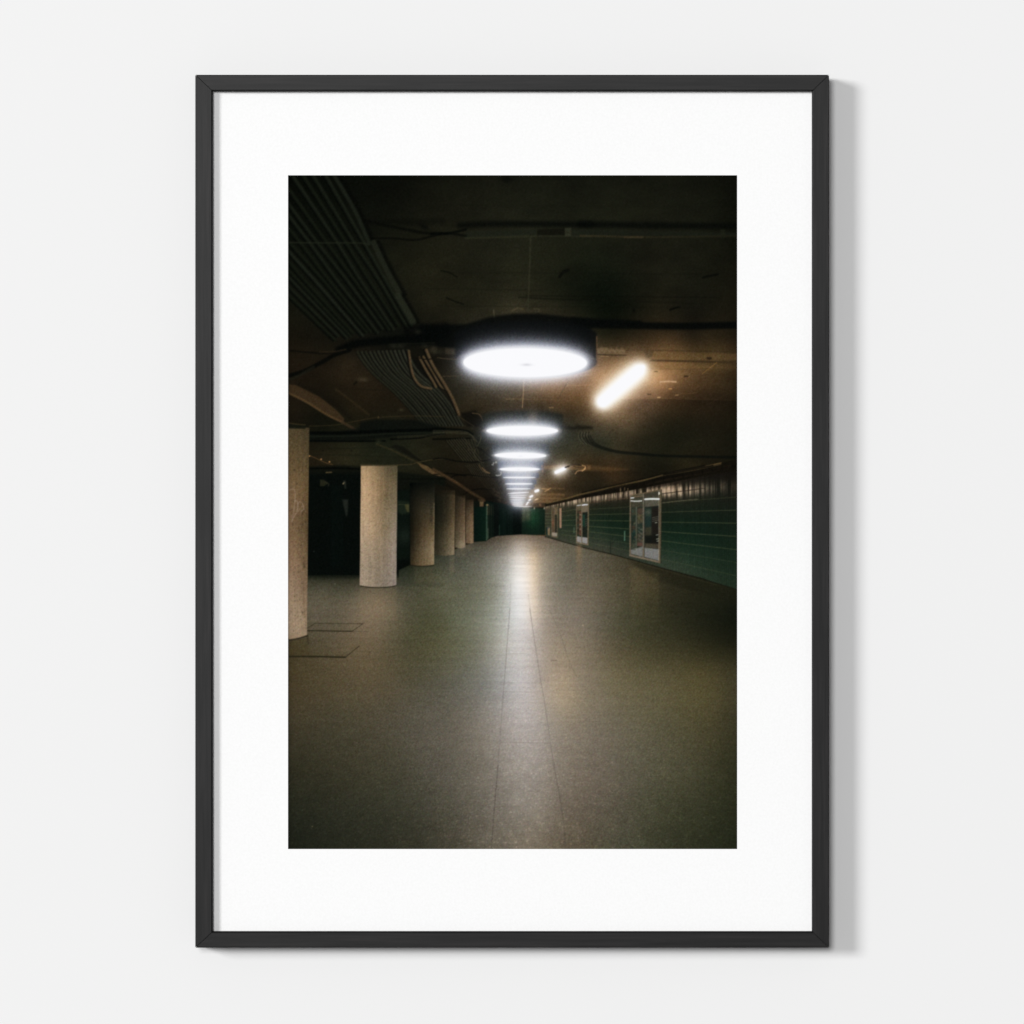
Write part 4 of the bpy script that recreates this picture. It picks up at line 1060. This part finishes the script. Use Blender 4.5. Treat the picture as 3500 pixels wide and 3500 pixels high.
def wood_material(name, axis, tone=1.0):
    """black-stained wood, grain running along the rail"""
    m, nt, b = new_mat(name)
    sc = (14, 60, 420) if axis == 'X' else (420, 60, 14)
    v = obj_space(nt, sc)
    g = N(nt, 'ShaderNodeTexNoise', Scale=1.0, Detail=6.0, Roughness=0.62, Distortion=0.35)
    nt.links.new(v, g.inputs['Vector'])
    v2 = obj_space(nt, (5, 5, 5))
    p = N(nt, 'ShaderNodeTexNoise', Scale=1.6, Detail=4.0, Roughness=0.6)
    nt.links.new(v2, p.inputs['Vector'])
    a = FRAME_A * tone
    c1 = ramp(nt, g.outputs['Fac'], [(0.28, (a * .4, a * .4, a * .4)), (0.5, (a, a, a)), (0.74, (a * 2.1, a * 1.95, a * 1.95))])
    mx = N(nt, 'ShaderNodeMix', data_type='RGBA', blend_type='MULTIPLY')
    mx.inputs['Factor'].default_value = 1.0
    c2 = ramp(nt, p.outputs['Fac'], [(0.3, (.8, .8, .8)), (0.7, (1.2, 1.18, 1.18))])
    nt.links.new(c1, mx.inputs['A'])
    nt.links.new(c2, mx.inputs['B'])
    nt.links.new(mx.outputs['Result'], b.inputs['Base Color'])
    bp = N(nt, 'ShaderNodeBump', Strength=0.25, Distance=0.0002)
    nt.links.new(g.outputs['Fac'], bp.inputs['Height'])
    nt.links.new(bp.outputs['Normal'], b.inputs['Normal'])
    b.inputs['Roughness'].default_value = 0.42
    b.inputs['Specular IOR Level'].default_value = 0.15
    return m


def paper_material():
    m, nt, b = new_mat('fine_art_paper')
    v = obj_space(nt, (1, 1, 1))
    n1 = N(nt, 'ShaderNodeTexNoise', Scale=520.0, Detail=3.0, Roughness=0.7)
    nt.links.new(v, n1.inputs['Vector'])
    P = PAPER_A
    c = ramp(nt, n1.outputs['Fac'], [(0.32, (P * .965, P * .965, P * .962)), (0.62, (P, P, P))])
    nt.links.new(c, b.inputs['Base Color'])
    bp = N(nt, 'ShaderNodeBump', Strength=0.05, Distance=0.0002)
    nt.links.new(n1.outputs['Fac'], bp.inputs['Height'])
    nt.links.new(bp.outputs['Normal'], b.inputs['Normal'])
    b.inputs['Roughness'].default_value = 0.95
    b.inputs['Specular IOR Level'].default_value = 0.0
    return m


def ink_material():
    m, nt, b = new_mat('printed_ink')
    at = N(nt, 'ShaderNodeVertexColor')
    at.layer_name = 'ink'
    nt.links.new(at.outputs['Color'], b.inputs['Base Color'])
    b.inputs['Roughness'].default_value = 0.9
    b.inputs['Specular IOR Level'].default_value = 0.0
    return m


def board_material():
    m, nt, b = new_mat('backing_board')
    v = obj_space(nt, (1, 1, 1))
    n1 = N(nt, 'ShaderNodeTexNoise', Scale=300.0, Detail=4.0)
    nt.links.new(v, n1.inputs['Vector'])
    nt.links.new(ramp(nt, n1.outputs['Fac'], [(0.3, (.16, .11, .07)), (0.7, (.24, .17, .11))]), b.inputs['Base Color'])
    b.inputs['Roughness'].default_value = 0.85
    return m


def gap_material():
    m, nt, b = new_mat('mitre_glue')
    v = obj_space(nt, (1, 1, 1))
    n1 = N(nt, 'ShaderNodeTexNoise', Scale=400.0)
    nt.links.new(v, n1.inputs['Vector'])
    nt.links.new(ramp(nt, n1.outputs['Fac'], [(0.3, (.004, .004, .004)), (0.7, (.007, .007, .007))]), b.inputs['Base Color'])
    b.inputs['Roughness'].default_value = 0.9
    b.inputs['Specular IOR Level'].default_value = 0.1
    return m


# --- geometry --------------------------------------------------------------
def link(name, me, mats, parent=None):
    o = bpy.data.objects.new(name, me)
    for m in mats:
        me.materials.append(m)
    COL.objects.link(o)
    o.parent = parent
    return o


def box_mesh(name, x0, x1, y0, y1, z0, z1, bev=0):
    bm = bmesh.new()
    bmesh.ops.create_cube(bm, size=1)
    for v in bm.verts:
        v.co = Vector((x0 + (v.co.x + .5) * (x1 - x0), y0 + (v.co.y + .5) * (y1 - y0), z0 + (v.co.z + .5) * (z1 - z0)))
    if bev:
        bmesh.ops.bevel(bm, geom=bm.edges[:], offset=bev, segments=2, affect='EDGES')
    me = bpy.data.meshes.new(name)
    bm.to_mesh(me)
    bm.free()
    return me


# frame outline in print units
FX0, FX1, FY0, FY1 = 667.3, 2833.6, 255.4, 3239.4     # outer edge
IX0, IX1, IY0, IY1 = 727.0, 2776.0, 311.5, 3184.0     # sight edge

oX0, oX1, oZ1, oZ0 = wx(FX0), wx(FX1), wz(FY0), wz(FY1)
iX0, iX1, iZ1, iZ0 = wx(IX0), wx(IX1), wz(IY0), wz(IY1)

root = bpy.data.objects.new('framed_print', None)
root.location = (0, 0, 0)
root.empty_display_size = 0.1
COL.objects.link(root)
root['label'] = 'tall photo print of an empty underground passage in a thin black wooden frame'
root['category'] = 'framed print'


def rail(kind, outer, inner, mats, gap=0.0003):
    """One mitred stick of moulding. outer / inner: end points ((x, z), (x, z));
    profile runs outer -> inner with softened arrises, front and rebate."""
    (ax, az), (bx, bz) = outer
    (cx, cz), (dx, dz) = inner
    lx, lz = bx - ax, bz - az
    L = math.hypot(lx, lz)
    ux, uz = lx / L, lz / L
    w = abs((cx - ax) * (-uz) + (cz - az) * ux)
    e = 0.0007
    ch = 0.0012
    # (fraction across, y)
    prof = [(0, BACK), (0, FRONT + e), (e * .3 / w, FRONT + e * .3), (e / w, FRONT), (1 - ch / w, FRONT),
            (1 - ch * .25 / w, FRONT + ch * .45), (1, FRONT + ch), (1, SHEET - 0.0001), (1, SHEET + 0.003), (1, BACK)]
    bm = bmesh.new()
    rings = []
    nseg = 60
    for k in range(nseg + 1):
        t = k / nseg
        ring = []
        for f, y in prof:
            px = (ax + (cx - ax) * f) * (1 - t) + (bx + (dx - bx) * f) * t
            pz = (az + (cz - az) * f) * (1 - t) + (bz + (dz - bz) * f) * t
            if k == 0:
                px += ux * gap
                pz += uz * gap
            if k == nseg:
                px -= ux * gap
                pz -= uz * gap
            ring.append(bm.verts.new((px, y, pz)))
        rings.append(ring)
    n = len(prof)
    for k in range(nseg):
        for j in range(n):
            bm.faces.new((rings[k][j], rings[k][(j + 1) % n], rings[k + 1][(j + 1) % n], rings[k + 1][j]))
    bm.faces.new(rings[0])
    bm.faces.new(rings[-1][::-1])
    bmesh.ops.recalc_face_normals(bm, faces=bm.faces[:])
    me = bpy.data.meshes.new(kind)
    bm.to_mesh(me)
    bm.free()
    return link(kind, me, mats, root)


# tones and light levels -----------------------------------------------------
T_KEY, T_FILL, T_AMB = 0.465, 0.51, 0.135
WALL_A = 0.812
PAPER_A = 0.905
FRAME_A = 0.0075

woodH = wood_material('black_wood_across', 'X')
woodV = wood_material('black_wood_upright', 'Z')
r = rail('frame_rail', ((oX0, oZ1), (oX1, oZ1)), ((iX0, iZ1), (iX1, iZ1)), [woodH])
r['label'] = 'top rail of the black frame'
r = rail('frame_rail', ((oX0, oZ0), (oX1, oZ0)), ((iX0, iZ0), (iX1, iZ0)), [woodH])
r['label'] = 'bottom rail of the black frame'
r = rail('frame_rail', ((oX0, oZ0), (oX0, oZ1)), ((iX0, iZ0), (iX0, iZ1)), [woodV])
r['label'] = 'left rail of the black frame'
r = rail('frame_rail', ((oX1, oZ0), (oX1, oZ1)), ((iX1, iZ0), (iX1, iZ1)), [woodV])
r['label'] = 'right rail of the black frame'

# paper sheet with the picture printed on it
def sheet():
    m = 0.0035
    me = box_mesh('paper_sheet', iX0 + .00005, iX1 - .00005, SHEET, SHEET + .0006, iZ0 + .00005, iZ1 - .00005)
    return link('paper_sheet', me, [paper_material()], root)


paper = sheet()
paper['label'] = 'white paper sheet with wide margins round the picture'
board = link('backing_board', box_mesh('backing_board', iX0 + .00005, iX1 - .00005, SHEET + .0010, SHEET + .0040, iZ0 + .00005, iZ1 - .00005), [board_material()], root)

# dark glue line inside each mitre
def glue(px, pz, qx, qz):
    d = Vector((qx - px, 0, qz - pz)).normalized()
    n = Vector((-d.z, 0, d.x)) * 0.0009
    a = Vector((px, 0, pz)) + d * 0.0014
    b = Vector((qx, 0, qz)) - d * 0.0014
    bm = bmesh.new()
    vs = []
    for y in (FRONT + 0.0011, FRONT + 0.012):
        for p in (a - n, a + n, b + n, b - n):
            vs.append(bm.verts.new((p.x, y, p.z)))
    bm.faces.new(vs[0:4])
    bm.faces.new(vs[4:8])
    for i in range(4):
        bm.faces.new((vs[i], vs[(i + 1) % 4], vs[4 + (i + 1) % 4], vs[4 + i]))
    bmesh.ops.recalc_face_normals(bm, faces=bm.faces[:])
    me = bpy.data.meshes.new('mitre_joint')
    bm.to_mesh(me)
    bm.free()
    return link('mitre_joint', me, [GM], root)


GM = gap_material()
for p in ((oX0, oZ1, iX0, iZ1), (oX1, oZ1, iX1, iZ1), (oX0, oZ0, iX0, iZ0), (oX1, oZ0, iX1, iZ0)):
    glue(*p)

# the printed picture: ink on a fine grid of the flat sheet
def print_mesh():
    rgb = paint_print()
    lin = np.where(rgb <= 0.04045, rgb / 12.92, ((rgb + 0.055) / 1.055) ** 2.4)
    lin = np.clip(lin * INK_GAIN, 0.0008, PAPER_A)
    xs = np.array([wx(v) for v in np.linspace(PX0, PX1, NX)])
    zs = np.array([wz(v) for v in np.linspace(PY0, PY1, NY)])
    GX, GZ = np.meshgrid(xs, zs)
    co = np.stack([GX, np.full_like(GX, SHEET - 0.00004), GZ], -1).reshape(-1, 3).astype(np.float32)
    nv = co.shape[0]
    idx = np.arange(nv).reshape(NY, NX)
    q = np.stack([idx[1:, :-1], idx[1:, 1:], idx[:-1, 1:], idx[:-1, :-1]], -1).reshape(-1, 4).astype(np.int32)
    nf = q.shape[0]
    me = bpy.data.meshes.new('printed_picture')
    me.vertices.add(nv)
    me.vertices.foreach_set('co', co.ravel())
    me.loops.add(nf * 4)
    me.loops.foreach_set('vertex_index', q.ravel())
    me.polygons.add(nf)
    me.polygons.foreach_set('loop_start', np.arange(0, nf * 4, 4, dtype=np.int32))
    me.update(calc_edges=True)
    ca = me.color_attributes.new('ink', 'FLOAT_COLOR', 'POINT')
    rgba = np.concatenate([lin.reshape(-1, 3), np.ones((nv, 1))], -1).astype(np.float32)
    ca.data.foreach_set('color', rgba.ravel())
    me.update()
    return me


INK_GAIN = 1.0 / (T_KEY + T_FILL + T_AMB)
pic = link('printed_picture', print_mesh(), [ink_material()], paper)
pic['label'] = 'dark colour photograph of a tiled underpass lit by round ceiling lamps'

# wall
wall = link('wall', box_mesh('wall', -5, 5, 0, .2, -2.0, 5.0), [wall_material()])
wall['kind'] = 'structure'

# --- light -----------------------------------------------------------------
w = bpy.data.worlds.new('World')
scene.world = w
w.use_nodes = True
bg = w.node_tree.nodes['Background']
bg.inputs['Color'].default_value = (1, 1, 1, 1)
bg.inputs['Strength'].default_value = T_AMB

target = Vector((0, 0, HANG))


def lamp(name, travel, dist, ang, level):
    """disc lamp giving the lit wall the stated level, seen under 'ang' degrees"""
    d = Vector(travel).normalized()
    ld = bpy.data.lights.new(name, 'AREA')
    ld.shape = 'DISK'
    ld.size = 2 * dist * math.tan(math.radians(ang / 2))
    area = math.pi * (ld.size / 2) ** 2
    ld.energy = level * math.pi / (d.y * area / dist ** 2) * area * math.pi
    lo = bpy.data.objects.new(name, ld)
    lo.location = target - d * dist
    lo.rotation_euler = d.to_track_quat('-Z', 'Y').to_euler()
    COL.objects.link(lo)


lamp('side_key_light', (1.06, 1.0, -0.285), 45.0, 15.5, T_KEY)  # distant unseen key lamp from the upper left, casts the frame's shadow
lamp('front_fill_light', (0.15, 1.0, -0.15), 26.0, 16.0, T_FILL)  # added fill lamp out of view, lifts the shadows and sheens the frame

# --- camera ----------------------------------------------------------------
cd = bpy.data.cameras.new('camera')
cam = bpy.data.objects.new('camera', cd)
COL.objects.link(cam)
D = 4.8
cam.location = (0, FRONT - D, HANG)
cam.rotation_euler = (math.radians(90), 0, 0)
cd.sensor_width = 36
cd.lens = 36 * D / (3500 * S)
cd.clip_end = 100
scene.camera = cam

scene.render.engine = 'CYCLES'
scene.render.resolution_x = 1024
scene.render.resolution_y = 1024
scene.view_settings.view_transform = 'Standard'
scene.view_settings.look = 'None'
scene.view_settings.exposure = 0
scene.view_settings.gamma = 1
